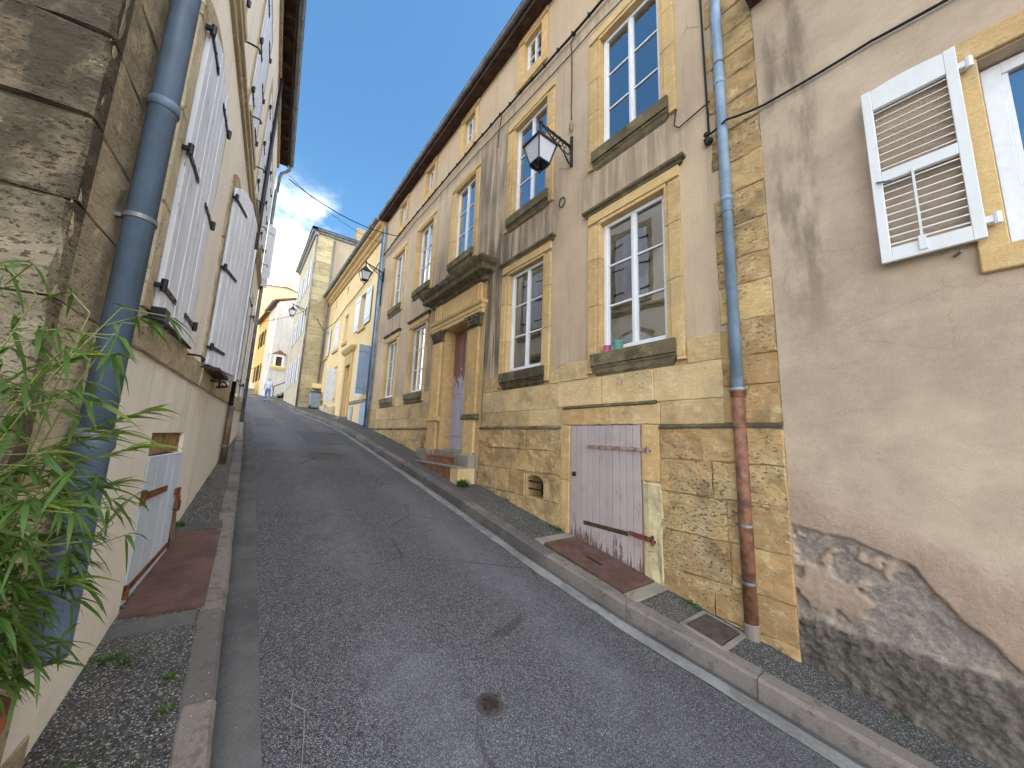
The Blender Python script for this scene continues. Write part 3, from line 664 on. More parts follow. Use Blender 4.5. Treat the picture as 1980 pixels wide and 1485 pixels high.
# vents
def vent_frame(o, arch):
    a, b, z0, z1 = o; m = MB(); m.quad(FA.p(a-.1, -.33, z0-.1), FA.p(b+.1, -.33, z0-.1), FA.p(b+.1, -.33, z1+.1), FA.p(a-.1, -.33, z1+.1))
    v = m.build('cellar_vent', M['rubber'], HA)
    k = MB(); n = 8; c = (a+b)/2; r = (b-a)/2     # arched head cut from one stone
    for s in (-1, 1):
        for i in range(n//2):
            t0, t1 = math.pi/2*i/(n/2), math.pi/2*(i+1)/(n/2)
            p = [(c+s*r*math.cos(t), z1-.14+.14*math.sin(t)) for t in (t0, t1)]
            k.hexa([FA.p(p[0][0], -.12, p[0][1]), FA.p(p[1][0], -.12, p[1][1]), FA.p(p[1][0], .03, p[1][1]), FA.p(p[0][0], .03, p[0][1]),
                    FA.p(c+s*r*1.001, -.12, z1+.001) if i == 0 else FA.p(p[0][0], -.12, z1+.001), FA.p(p[1][0], -.12, z1+.001), FA.p(p[1][0], .03, z1+.001), FA.p(c+s*r*1.001, .03, z1+.001) if i == 0 else FA.p(p[0][0], .03, z1+.001)])
    k.build('vent_head', M['ochre_plinth'], v)
    return v
v1 = vent_frame(vent, True)
for z in (-.66, -.78): solid(FA, 'vent_bar', M['iron'], v1, (vent[0], vent[1], -.05, -.03, z-.012, z+.012))
vent_frame(hole, True)
# mauve cellar door
cdz = lambda u: zs(u)+.02
D1 = solid(FA, 'cellar_door', M['mauve'], HA, (2.66, 3.74, -.02, .009, -.10, 0), (2.66, 3.74, -.02, .009, -1.15, -1.05))
boards(FA, 2.615, 3.775, .012, .03, cdz, lambda u: .243, 11, 'mauve', D1)
strap(FA, 2.50, 3.46, .058, -.055, D1, 'rust_old', .05, name='strap_hinge', dz=.012); strap(FA, 2.46, 2.78, .060, -1.07, D1, 'rust', .06, name='strap_hinge', dz=.02)
solid(FA, 'batten_scar', M['wood_dark'], D1, (2.8, 3.52, .040, .0445, -1.10, -1.045)); MB().lathe(FA.p(3.69, .055, -.44), [(.0, -.03), (.022, -.03), (.03, -.0), (.022, .03), (0, .03)], 8).build('door_knob', M['iron'], D1)
# doorway: fluted pilasters, capitals, entablature and heavy cornice
PT = part('doorway', HA)
MB().wall(FA, 6.30, 8.92, -1.1, 3.45, .03, [(7.06, 8.14, -2.4, 2.68)], .62).build('door_wall', M['surround'], PT)
for a in (6.50, 8.30):
    m = MB(); n = 5; wd = .38; pr = [(a, .03), (a, .085)]
    for i in range(n):
        f0, f1 = a+.035+(wd-.07)*i/n, a+.035+(wd-.07)*(i+1)/n; g = (f1-f0); pr += [(f0+g*.14, .085), (f0+g*.24, .055), (f0+g*.5, .038), (f0+g*.76, .055), (f0+g*.86, .085)]
    pr += [(a+wd, .085), (a+wd, .03)]
    for z in (.52, 2.42):
        for u, q in pr: m.v.append(FA.p(u, q, z))
    L = len(pr)
    for i in range(L-1): m.f.append((i, i+1, L+i+1, L+i))
    p = m.build('pilaster', M['surround'], PT)
    MB().mould(FA, a-.01, a+wd+.01, [(.03, .40), (.11, .40), (.12, .44), (.10, .47), (.11, .49), (.09, .52)]).build('pilaster_base', M['mossy' if a < 7 else 'surround'], p)
    MB().box(FA, a-.02, a+wd+.02, .031, .095, -.62, .40).build('pedestal', M['surround'], p, bevel=.006)
    c = MB(); c.mould(FA, a+.02, a+wd-.02, [(.03, 2.42), (.10, 2.43), (.105, 2.45), (.09, 2.46), (.10, 2.52), (.13, 2.62), (.16, 2.66), (.16, 2.70), (.03, 2.70)])
    for k in range(7):
        u = a+.02+(wd-.04)*k/6
        c.ball(FA.p(u, .115, 2.50), .03, 6, 5, (1, .9, 1.4)); c.ball(FA.p(u+.015, .135, 2.56), .026, 6, 5, (1, 1, 1.2))
    for u in (a-.01, a+wd+.01, a+wd/2): c.ball(FA.p(u, .14, 2.63), .04, 8, 6)
    c.build('capital', M['mossy'], p, bevel=.003)
MB().mould(FA, 6.46, 8.74, [(.03, 2.69), (.10, 2.70), (.10, 2.79), (.12, 2.80), (.12, 2.89), (.15, 2.90), (.17, 2.95), (.17, 2.97), (.03, 2.99)]).build('architrave', M['surround'], PT, bevel=.004)
MB().box(FA, 6.46, 8.74, .031, .09, 2.985, 3.42).build('frieze', M['surround'], PT)
for a in (6.50, 8.30):
    m = MB()
    for k in range(4): m.box(FA, a+.02+k*.095, a+.08+k*.095, .09, .125, 3.0, 3.40)
    m.build('triglyph', M['surround'], PT, bevel=.008)
MB().mould(FA, 6.40, 8.80, [(.03, 3.40), (.12, 3.42), (.14, 3.46), (.18, 3.50), (.30, 3.54), (.32, 3.56), (.32, 3.66), (.36, 3.70), (.40, 3.77), (.41, 3.80), (.03, 3.90)]).build('cornice', M['mossy'], PT, bevel=.005)
fd = solid(FA, 'front_door', M['front_door'], PT, (7.063, 8.137, -.29, -.25, -.27, 2.677), bevel=0)
for a, b, z0, z1 in ((7.16, 7.54, .05, .8), (7.66, 8.04, .05, .8), (7.16, 7.54, .95, 2.5), (7.66, 8.04, .95, 2.5)): solid(FA, 'door_panel', M['front_door'], fd, (a, b, -.252, -.237, z0, z1), bevel=.012)
st = part('steps', HA)
solid(FA, 'step', M['cement'], st, (6.32, 8.9, -.6, .08, -1.4, -.275), bevel=.01)
def step(u0, u1, w0, w1, z0, z1, rm, tm):
    s = solid(FA, 'step', M[rm], st, (u0, u1, w0, w1-.005, z0, z1-.025)); solid(FA, 'tread', M[tm], s, (u0-.01, u1+.01, w0, w1+.015, z1-.024, z1)); return s
step(6.95, 8.3, .082, .26, -1.4, -.40, 'brown_tile', 'brown_tile'); step(6.36, 9.1, .27, .47, -1.5, -.56, 'brown_tile', 'cement')
solid(FA, 'step_end', M['ochre'], st, (6.30, 6.62, .1, .485, -1.5, -.585), bevel=.01); solid(FA, 'step_block', M['cement'], st, (8.32, 8.95, .085, .25, -1.2, -.30), bevel=.015); solid(FA, 'step_block', M['cement'], st, (6.33, 6.93, .085, .25, -1.2, -.33), bevel=.015)
# eaves
m = MB()
m.hexa([FA.p(A0-.05, -6, 11.2), FA.p(A1+.05, -6, 11.2), FA.p(A1+.05, .30, 8.85), FA.p(A0-.05, .30, 8.85), FA.p(A0-.05, -6, 11.3), FA.p(A1+.05, -6, 11.3), FA.p(A1+.05, .30, 8.93), FA.p(A0-.05, .30, 8.93)])
ro = m.build('roof', M['roof'], HA)
u = A0
while u < A1: solid(FA, 'soffit_board', M['wood_dark'], ro, (u, min(u+1.9, A1)-.008, -.02, .24, 8.72+random.uniform(0, .006), 8.75)); u += 1.9
solid(FA, 'fascia', M['wood_dark'], ro, (A0, A1, .241, .265, 8.70, 8.84))
gutter(FA, A0, A1+.02, .335, 8.86, .066, HA, .9)
# downpipes
pipe(FA, 1.49, .075, .56, 8.7, .052, 'pipe_blue', HA, collars=(2.66, .57, 4.12), brackets=(2.50, 4.36, 6.4))
dp = pipe(FA, 1.49, .075, -1.58, .55, .056, 'pipe_rust', HA, name='cast_iron_pipe', brackets=(-.72, -1.22))
MB().lathe(FA.p(1.49, .075, .50), [(.057, 0), (.066, .01), (.066, .05), (.074, .055), (.074, .075), (.056, .08)], 16).build('collar', M['pipe_rust'], dp, smooth=True); MB().lathe(FA.p(1.49, .075, .20), [(.057, 0), (.062, .004), (.062, .02), (.057, .024)], 16).build('collar', M['pipe_rust'], dp)
MB().lathe(FA.p(1.49, .075, -1.75), [(.064, 0), (.066, .02), (.066, .19), (.057, .20)], 12).build('pipe_shoe', M['cement'], dp)
pipe(FA, 14.2, .09, .15, 8.45, .05, 'pipe_blue', HA, collars=(2.2, 4.6), brackets=(1.4, 5.6)); pipe(FA, 14.02, .07, 5.0, 6.4, .018, 'iron', HA, name='conduit')
MB().tube([FA.p(4.07+.07*math.cos(k*.524), .012+.004*(k % 3), 4.06+.09*math.sin(k*.524)) for k in range(13)], .009, 6, cap=False).build('wall_ring', M['iron'], HA, smooth=True)
print('blocks', nb)
# ------------------------------------------------------------------ neighbour on the right, nearest the viewer
FB = F(3.985, 0, 0, 1, -1)
HB = thing('rendered_house', 'low rose grey rendered house with spalled grey foot and a louvred shutter', 'house', (3.985, -2, -2.2))
bw = (-1.30, -.20, 1.42, 2.86)
MB().wall(FB, -7, 1.15, .0, 4.85, 0, [bw], .26).build('rendered_wall', M['plasterB'], HB)
MB().wall(FB, -7, -1.2, -3.4, .0, 0, [], .1).build('rendered_wall', M['plasterB'], HB)
MB().quad(FB.p(1.15, 0, -2.4), FB.p(1.15, -.4, -2.4), FB.p(1.15, -.4, 4.85), FB.p(1.15, 0, 4.85)).build('wall_end', M['plasterB'], HB)
us = np.arange(-1.2, 1.151, .0245); zz = np.arange(-2.3, .001, .023)
us = np.linspace(-1.2, 1.15, 170); zz = np.linspace(-2.3, 0, 170); mb = MB(); at = {'rose': [], 'expo': [], 'base': []}
sst = lambda x, a, b: (lambda t: t*t*(3-2*t))(min(1, max(0, (x-a)/(b-a))))
for z in zz:
    for u in us:
        q = Vector((u*2.2, z*2.2, 3.1)); n = MN.fractal(q, 1, 2, 5); n2 = MN.fractal(q*3.1, 1, 2, 4); n3 = MN.fractal(q*9, 1, 2, 3)
        lip = float(np.interp(u, [-1.2, .03, .17, .45, .77, 1.15], [-1.62, -1.31, -1.14, -.80, -.66, -.62]))+.06*n+.018*n2
        ro = float(np.interp(u, [-1.2, .1, .6, 1.15], [-.95, -.8, -.55, -.30]))+.08*n
        e = sst(lip-z, -.012, .014); isl = sst(n*.9+n2*.22, .10, .15)*sst(u, .42, .62)*sst(z, -1.36, -1.2); e *= 1-isl*.9
        bs = sst(-1.36+.05*n+.03*n2-z, -.015, .02); r = sst(ro-z, -.22, .15)*(1-e)
        fade = sst(-z, .0, .2)*sst(u, -1.2, -1.0)
        wq = fade*(.010*r+.005*n*r+.003*n3*r+e*(-.024+.007*n2+.011*n3)*(1-bs)+bs*(.008+.014*n2+.020*n3))+.003*n2*fade
        mb.v.append(FB.p(u, wq, z)); at['rose'].append(r); at['expo'].append(e*(1-bs)); at['base'].append(bs)
N = 170
for j in range(N-1):
    for i in range(N-1): a = j*N+i; mb.f.append((a, a+1, a+N+1, a+N))
ob = mb.build('spalled_foot', M['plasterB'], HB, smooth=True)
for k, v in at.items():
    a_ = ob.data.attributes.new(k, 'FLOAT', 'POINT'); a_.data.foreach_set('value', v)
for q in ((bw[1], -.065, 1.30, 2.87), (bw[0]-.14, bw[0], 1.30, 2.87)): solid(FB, 'jamb_stone', M['surround'], HB, (q[0]+.001, q[1], -.05, .03, q[2], q[3]-.002), bevel=.006)
solid(FB, 'lintel', M['surround'], HB, (bw[0]-.16, -.055, -.05, .034, 2.872, 3.06), bevel=.006); solid(FB, 'window_sill', M['surround'], HB, (bw[0]-.14, -.064, -.25, .05, 1.25, 1.42), bevel=.008)
window(FB, (bw[0]+bw[1])/2, 1.09, 1.43, 2.85, -.14, 1, HB, fm='pale_pvc', fw=.09, mull=.12)
m = MB()
for z in (.5, 3.4): m.quad(FB.p(-5, -.3, z), FB.p(1, -.3, z), FB.p(1, -4, z), FB.p(-5, -4, z))
for u in (-5, 1): m.quad(FB.p(u, -.3, .5), FB.p(u, -4, .5), FB.p(u, -4, 3.4), FB.p(u, -.3, 3.4))
m.quad(FB.p(-5, -4, .5), FB.p(1, -4, .5), FB.p(1, -4, 3.4), FB.p(-5, -4, 3.4)).build('interior', M['interior'], HB)
# louvred shutter folded back against the wall
def louvre(f, u0, u1, z0, z1, w, parent):
    st = .06; zm = z0+(z1-z0)*.47; m = MB(); t = .035
    m.box(f, u0, u0+st, w, w+t, z0, z1); m.box(f, u1-st, u1, w, w+t, z0, z1)
    for a, b in ((z0, z0+.11), (zm-.045, zm+.045)): m.box(f, u0+st, u1-st, w, w+t, a, b)
    tp = [(u0+st, z1-.19), (u1-st, z1-.19)]+[(x, z1-.02+.03*(1-((x-(u0+u1)/2)/((u1-u0)/2))**2)) for x in np.linspace(u1-st, u0+st, 9)]   # arched top rail
    q0 = len(m.v); m.v += [f.p(a, w, b) for a, b in tp]+[f.p(a, w+t-.001, b) for a, b in tp]; L_ = len(tp)
    m.f += [tuple(range(q0, q0+L_)), tuple(range(q0+L_, q0+2*L_))]+[(q0+k, q0+(k+1) % L_, q0+L_+(k+1) % L_, q0+L_+k) for k in range(L_)]
    s = m.build('louvred_shutter', M['louvre'], parent, bevel=.004)
    for a, b, n, tilt in ((z0+.11, zm-.045, 9, .5), (zm+.045, z1-.19, 9, .5)):
        for i in range(n):
            z = a+(b-a)*(i+.5)/n; d = .007
            k = MB(); k.hexa([f.p(u0+st-.004, w+.010, z+d-.003), f.p(u1-st+.004, w+.010, z+d-.003), f.p(u1-st+.004, w+t-.005, z-d-.003), f.p(u0+st-.004, w+t-.005, z-d-.003),
                              f.p(u0+st-.004, w+.010, z+d+.003), f.p(u1-st+.004, w+.010, z+d+.003), f.p(u1-st+.004, w+t-.005, z-d+.003), f.p(u0+st-.004, w+t-.005, z-d+.003)]); k.build('slat', M['louvre'], s)
    c = (u0+u1)/2+.03; MB().box(f, c-.007, c+.007, w+t, w+t+.008, z0+.12, zm-.02).box(f, c-.02, c+.02, w+t, w+t+.012, z0+.03, z0+.14).build('control_rod', M['louvre'], s)
    for z in (z0+.12, z1-.18): MB().box(f, u0-.05, u0+.02, w-.03, w+.03, z-.02, z+.025).lathe(f.p(u0-.05, w+.02, z-.04), [(.02, 0), (.02, .08)], 8).build('hinge', M['louvre'], s)
    MB().bar(f.p(u1-.03, w+t, zm-.03), f.p(u1-.12, w+t+.05, zm-.09), .012, .012).build('hook', M['zinc'], s)
    return s
louvre(FB, -.115, .395, 1.475, 3.0, .07, HB)
MB().bar(FB.p(.04, -.02, 1.44), FB.p(.0, .15, 1.40), .02, .014).build('shutter_stop', M['zinc'], HB)
m = MB(); m.hexa([FB.p(-7, -5, 7.2), FB.p(1.2, -5, 7.2), FB.p(1.2, .36, 4.92), FB.p(-7, .36, 4.92), FB.p(-7, -5, 7.3), FB.p(1.2, -5, 7.3), FB.p(1.2, .36, 5.02), FB.p(-7, .36, 5.02)])
rb_ = m.build('roof', M['roof'], HB); solid(FB, 'soffit_board', M['wood_dark'], rb_, (-7, 1.16, -.02, .3, 4.82, 4.86)); gutter(FB, -7, 1.18, .38, 4.95, .075, HB, .8, 'iron')

# ------------------------------------------------------------------ house on the left: render over ashlar corner
s4, c4 = math.sin(R_(4)), math.cos(R_(4))
FL = F(-.75, 0, s4, c4, 1)
HL = thing('shuttered_house', 'tall cream house on the left with white plank shutters and ashlar corner', 'house', (-.61, 2.05, -1.6))
L0, L1 = 2.055, 11.43
lw2 = (5.30, 6.22, .71, 2.95); lw3 = (7.32, 8.05, .71, 2.95); lcd = (3.80, 4.98, -2.4, -.045); lw4 = (9.2, 10.1, .71, 2.95)
U1 = [(3.22, 4.2), (5.36, 6.4), (7.42, 8.4), (9.45, 10.4)]
up = [(a, b, 4.06, 6.15) for a, b in U1]
MB().wall(FL, L0, L1, -2.4, 7.55, 0, [lw2, lw3, lw4, lcd]+up, .30).build('rendered_wall', M['plasterL'], HL)
cp = FL.p(L0, 0, 0); FS = F(cp.x, cp.y, -.988, .156, -1)
MB().wall(FS, 0.02, 7, -2.6, 7.55, 0, [], .1).build('side_wall', M['joint'], HL)
ep = FL.p(L1, 0, 0); FE = F(ep.x, ep.y, -1, 0, 1); MB().wall(FE, 0, 7, -2, 7.55, 0, [], .1).build('end_wall', M['plasterL'], HL)
m = MB()
for z0, z1 in ((.3, 3.5), (3.7, 7.3)):
    m.quad(FL.p(L0+.2, -3.5, z0), FL.p(L1-.2, -3.5, z0), FL.p(L1-.2, -3.5, z1), FL.p(L0+.2, -3.5, z1))
    for z in (z0, z1): m.quad(FL.p(L0+.2, -.3, z), FL.p(L1-.2, -.3, z), FL.p(L1-.2, -3.5, z), FL.p(L0+.2, -3.5, z))
    for u in (L0+.2, L1-.2): m.quad(FL.p(u, -.3, z0), FL.p(u, -3.5, z0), FL.p(u, -3.5, z1), FL.p(u, -.3, z1))
m.quad(FL.p(3.4, -.31, -2.4), FL.p(5.4, -.31, -2.4), FL.p(5.4, -.31, .2), FL.p(3.4, -.31, .2)); m.build('interior', M['interior'], HL)
# big ashlar of the side wall and its corner chain on the street face
zl = [-2.2, -1.75, -1.35, -1.0, -.62, -.26, .10, .46, .85, 1.2, 1.58, 1.95, 2.33, 2.7, 3.1]
for k, (z0, z1) in enumerate(zip(zl, zl[1:])):
    a = -.012; b = (.55, .95)[k % 2]+random.uniform(-.05, .1)
    while a < 4:
        block(FS, a, b, z0, z1, .016+random.uniform(-.006, .008), .09, 'ashlar_block', M['ashlar'], HL, rough=.012, edge=.012, nu=5, nz=4); a, b = b, b+random.uniform(.8, 1.25)
    block(FL, L0+.004, L0+((.42, .62)[k % 2])+random.uniform(-.04, .06), z0, z1, .010, .05, 'quoin_stone', M['quoin_dark' if z0 > .3 else 'quoin'], HL, rough=.006, edge=.008)
z = 3.1
while z < 7.4: block(FL, L0+.004, L0+random.choice((.42, .62)), z, z+.37, .012, .05, 'quoin_stone', M['quoin'], HL, rough=.008); z += .37
# plastered skin between quoins overlaps them; sill band of stone
u = 2.62
while u < 8.1:
    e = min(u+random.uniform(.6, 1.15), 8.2); block(FL, u, e, .455, .70, .022, .05, 'sill_band_stone', M['quoin'], HL, rough=.005, edge=.010); u = e
u = 8.42
while u < L1: e = min(u+.9, L1); block(FL, u, e, .455, .70, .022, .05, 'sill_band_stone', M['quoin'], HL, rough=.005, edge=.010); u = e
u = L0
while u < L1:
    e = min(u+1.3, L1); mm = MB(); mm.mould(FL, u+.002, e-.002, [(0, 3.70), (.03, 3.71), (.035, 3.78), (.06, 3.80), (.06, 3.86), (0, 3.90)], ret=False); mm.build('string_course', M['quoin'], HL, bevel=.003); u = e
def arch_surround(a, b, z0, zs_, rise, wd=.13, w=.018):
    for s, (x0, x1) in enumerate(((a-wd, a), (b, b+wd))):
        q = z0
        while q < zs_-.05: e = min(q+random.uniform(.45, .8), zs_); block(FL, x0-random.uniform(0, .06)*(s == 0), x1+random.uniform(0, .06)*(s == 1), q, e, w, .04, 'jamb_stone', M['quoin'], HL, rough=.004, nu=3, edge=.008); q = e
    n = 7; c, hw = (a+b)/2, (b-a)/2; arc = lambda x: zs_+rise*(1-((x-c)/hw)**2)
    for i in range(n):
        x0, x1 = a+(b-a)*i/n+.002, a+(b-a)*(i+1)/n-.002; e0, e1 = c+(x0-c)*1.22, c+(x1-c)*1.22
        MB().hexa([FL.p(x0, -.03, arc(x0)), FL.p(x1, -.03, arc(x1)), FL.p(x1, w, arc(x1)), FL.p(x0, w, arc(x0)), FL.p(e0, -.03, arc(x0)+wd), FL.p(e1, -.03, arc(x1)+wd), FL.p(e1, w, arc(x1)+wd), FL.p(e0, w, arc(x0)+wd)]).build('arch_stone', M['quoin'], HL, bevel=.004)
    return arc
def plank_shutters(f, a, b, z0, arc, w, mat, straps=(.9, 1.88, 2.85), n=4, hl=True):
    c = (a+b)/2
    for s, (x0, x1) in enumerate(((a+.004, c-.003), (c+.003, b-.004))):
        sh = MB().box(f, x0+.03, x1-.03, w-.02, w, z0+.2, z0+.3).box(f, x0+.03, x1-.03, w-.02, w, z0+1.7, z0+1.8).build('shutter', M[mat], HL)
        boards(f, x0, x1, w, .032, lambda u: z0+.01, arc, n, mat, sh)
        for z in straps:
            h, t = (x0-.03, x0+.36) if s == 0 else (x1+.03, x1-.36); strap(f, h, t, w+.034, z, sh, hgt=.045)
arc1 = arch_surround(3.16, 4.22, .71, 2.90, .20); plank_shutters(FL, 3.16, 4.22, .71, arc1, .012, 'shutterL')
arch_surround(5.30, 6.22, .71, 2.90, .20)
# second window: shutter pushed ajar
f2 = FL.rot(5.30, .02, 11); sh = MB().box(f2, .05, .85, -.02, 0, .95, 1.05).box(f2, .05, .85, -.02, 0, 2.5, 2.6).build('shutter', M['shutterL2'], HL, label='white plank shutter pushed ajar')
boards(f2, .0, .90, .0, .032, lambda u: .72, lambda u: 2.9+.17*min(1, math.sin(math.pi*min(1, u/.9))+.1), 6, 'shutterL2', sh)
for z in (.92, 1.88, 2.78): strap(f2, -.02, .42, .034, z, sh, hgt=.045)
solid(FL, 'window_ledge', M['wood_dark'], HL, (5.28, 6.24, -.2, .16, .655, .695)); MB().tube([FL.p(5.9, .0, .6), FL.p(5.92, .16, .6), FL.p(6.1, .18, .56), FL.p(6.16, .06, .55)], .014, 6).tube([FL.p(6.02, .1, .69), FL.p(6.02, .1, .52)], .012, 6).build('shutter_catch', M['iron'], HL)
for q in (lw3, lw4):
    window(FL, (q[0]+q[1])/2, q[1]-q[0], q[2], q[3], -.14, 3, HL); arch_surround(q[0], q[1], .71, 2.90, .05)
for a, b in ((8.62, 9.18), (10.12, 10.68)): s_ = plain_shutter(FL, a, b, .03, .73, 2.9, HL, 'shutterL2'); [strap(FL, (b+.02 if a < 9 else a-.02), (b-.3 if a < 9 else a+.3), .065, z, s_) for z in (1.0, 2.6)]
f3 = FL.rot(7.30, .02, 155); s_ = plain_shutter(f3, .0, .42, -.0, .73, 2.88, HL, 'shutterL2'); 
for i, (a, b) in enumerate(U1):
    zt = 6.15; arc = (lambda u: zt)
    for s, (x0, x1) in enumerate(((a+.004, (a+b)/2-.003), ((a+b)/2+.003, b-.004))):
        sh = MB().box(FL, x0+.03, x1-.03, -.03, -.008, 4.3, 4.4).box(FL, x0+.03, x1-.03, -.03, -.008, 5.8, 5.9).build('shutter', M['shutterL2'], HL)
        boards(FL, x0, x1, -.008, .03, lambda u: 4.07, lambda u: 6.14, 4, 'shutterL2', sh)
        for z in (4.35, 5.1, 5.85): strap(FL, *((x0-.02, x0+.32) if s == 0 else (x1+.02, x1-.32)), .024, z, sh, hgt=.04)
    solid(FL, 'window_sill', M['quoin'], HL, (a-.1, b+.1, -.1, .06, 3.965, 4.055), bevel=.006); solid(FL, 'lintel', M['quoin'], HL, (a-.14, b+.14, -.05, .015, 6.152, 6.34))
    for q in ((a-.14, a-.003), (b+.003, b+.14)): solid(FL, 'jamb_stone', M['quoin'], HL, (q[0], q[1], -.05, .014, 4.057, 6.15))
    dog(FL, a+.02, 4.0, HL); dog(FL, b+.24, 4.12, HL)
dog(FL, 2.98, .64, HL, .12); dog(FL, 4.34, .66, HL, .12); dog(FL, 5.1, .66, HL, .1)
MB().tube([FL.p(3.1, .05, .70), FL.p(3.6, .055, .70), FL.p(4.24, .05, .70)], .012, 6).box(FL, 3.08, 3.2, .03, .1, .66, .74).build('shutter_bar', M['iron'], HL)
# last bay: shutters swung right open past the end of the house
for u_, a_ in ((11.30, 60), (11.2, 40)):
    f4 = FL.rot(u_, .02, a_); plain_shutter(f4, 0, .20, 0, 4.05 if a_ > 50 else 3.75, 5.5, HL, 'shutterL2')
# cellar hatch with pale blue door
solid(FL, 'door_lintel', M['lintelwood'], HL, (3.803, 4.977, -.22, -.03, -.22, -.049)); 
for a, b in ((3.803, 3.87), (4.76, 4.977)): solid(FL, 'door_frame', M['lintelwood' if b < 4 else 'quoin'], HL, (a, b, -.2, -.02, -1.7, -.222))
f5 = FL.rot(3.88, -.015, 4); cdL = MB().box(f5, .06, .9, -.045, -.022, -.5, -.42).box(f5, .06, .9, -.045, -.022, -1.1, -1.02).build('cellar_door', M['blue_door'], HL, label='pale blue plank cellar door standing ajar')
boards(f5, 0, .86, -.02, .03, lambda u: zs(3.9+u)+.012, lambda u: -.225, 4, 'blue_door', cdL, gap=.001)
strap(f5, -.03, .52, .012, -.52, cdL, 'rust', .06); strap(f5, -.03, .84, .012, -1.17, cdL, 'rust', .05, dz=.11)
MB().box(f5, .78, .90, .012, .03, -.62, -.56).tube([f5.p(.84, .03, -.68), f5.p(.84, .03, -.64), f5.p(.865, .03, -.62), f5.p(.89, .03, -.64), f5.p(.89, .03, -.68)], .008, 6).box(f5, .825, .905, .015, .045, -.77, -.68).build('padlock', M['rust'], cdL)
MB().bar(FL.p(4.80, .07, zs(4.8)+.01), FL.p(4.86, .02, -.6), .04, .03).build('prop_board', M['pipe_dark'], cdL)
# pipes, eaves
pl = pipe(FL, 2.42, .09, -.04, 7.3, .056, 'pipe_navy', HL, n=24, collars=(1.62,), brackets=(.98, 3.4))
MB().lathe(FL.p(2.42, .09, -.95), [(.056, 0), (.062, .02), (.062, .83), (.072, .85), (.072, .92), (.057, .93)], 24).build('pipe_boot', M['pipe_navy'], pl, smooth=True); MB().lathe(FL.p(2.42, .09, -.06), [(.073, 0), (.075, .02), (.073, .045)], 20).build('collar', M['zinc'], pl)
pipe(FL, 8.30, .06, .42, 7.3, .034, 'iron', HL, brackets=(.46, 3.2)); p2 = pipe(FL, 8.30, .07, -.62, .42, .05, 'pipe_dark', HL, brackets=(-.30,))
solid(FL, 'pipe_block', M['cement'], p2, (8.14, 8.5, -.1, .22, -1.1, -.62), bevel=.02)
m = MB(); m.hexa([FL.p(L0-.3, -6, 10.4), FL.p(L1+.1, -6, 10.4), FL.p(L1+.1, .27, 7.58), FL.p(L0-.3, .27, 7.58), FL.p(L0-.3, -6, 10.5), FL.p(L1+.1, -6, 10.5), FL.p(L1+.1, .27, 7.66), FL.p(L0-.3, .27, 7.66)])
rl = m.build('roof', M['roof'], HL)
u = L0
while u < L1+.05: solid(FL, 'rafter', M['wood_dark'], rl, (u, u+.06, -.02, .225, 7.47, 7.572)); u += .55
solid(FL, 'soffit_board', M['wood_dark'], rl, (L0-.28, L1+.08, -.02, .25, 7.574, 7.582), bevel=0); solid(FL, 'fascia', M['wood_dark'], rl, (L0-.28, L1+.08, .226, .245, 7.46, 7.572))
solid(FL, 'eave_plate', M['quoin'], HL, (L0, L1, -.01, .05, 7.30, 7.45), bevel=.01)
g_ = gutter(FL, L0-.3, L1+.1, .305, 7.55, .058, HL, .55); MB().tube([FL.p(L1+.02, .305, 7.50), FL.p(L1+.02, .30, 7.40), FL.p(L1+.02, .23, 7.30), FL.p(L1+.02, .12, 7.20), FL.p(L1+.02, .09, 7.05), FL.p(L1+.02, .08, 6.6)], .04, 10).build('swan_neck', M['zinc'], g_, smooth=True)
pipe(FL, L1-.04, .06, .2, 6.62, .04, 'zinc', HL)
# ------------------------------------------------------------------ cream house further up, same building line
HC = thing('cream_house', 'cream rendered house up the slope with moulded cornice and grey blue shutters', 'house', (4, 14.3, 0))
C0, C1 = 14.30, 25.45
cg = [(14.62, 15.5, 1.55, 3.4), (21.1, 22.0, 1.9, 3.6), (23.3, 24.2, 2.1, 3.8)]; cd_ = (18.05, 19.0, .2, 3.3); c1 = [(16.35, 17.25, 4.78, 6.4), (19.65, 20.35, 4.72, 6.2), (21.65, 22.7, 4.7, 6.3), (24.5, 25.3, 4.7, 6.4)]
ca = [(14.75, 15.05, 7.55, 8.0), (17.6, 17.9, 7.55, 8.0), (20.5, 20.8, 7.55, 8.0), (23.4, 23.7, 7.55, 8.0)]
MB().wall(FA, C0, C1, -.8, 8.3, -.02, cg+c1+ca+[cd_], .25).build('rendered_wall', M['cream'], HC)
MB().quad(FA.p(C0+.1, -.5, -.5), FA.p(C1-.1, -.5, -.5), FA.p(C1-.1, -.5, 8.2), FA.p(C0+.1, -.5, 8.2)).build('interior', M['wood_dark'], HC)
for o in cg+c1[:2]+c1[3:]: window(FA, (o[0]+o[1])/2, o[1]-o[0], o[2], o[3], -.18, 3, HC, panes=True)
for o in ca: solid(FA, 'attic_window', M['wood_dark'], HC, (o[0], o[1], -.2, -.18, o[2], o[3]))
for o in cg+c1:
    solid(FA, 'window_sill', M['surround'], HC, (o[0]-.12, o[1]+.12, -.2, .07, o[2]-.16, o[2]-.002), bevel=.008); solid(FA, 'lintel', M['cream'], HC, (o[0]-.16, o[1]+.16, -.05, .02, o[3]+.002, o[3]+.2))
    for a, b in ((o[0]-.15, o[0]-.001), (o[1]+.001, o[1]+.15)): solid(FA, 'jamb_stone', M['cream'], HC, (a, b, -.05, .018, o[2], o[3]))
MB().mould(FA, C0, C1, [(-.02, 8.2), (.06, 8.22), (.08, 8.32), (.16, 8.38), (.2, 8.5), (.32, 8.56), (.34, 8.68), (-.02, 8.72)], ret=False).build('cornice', M['surround'], HC)
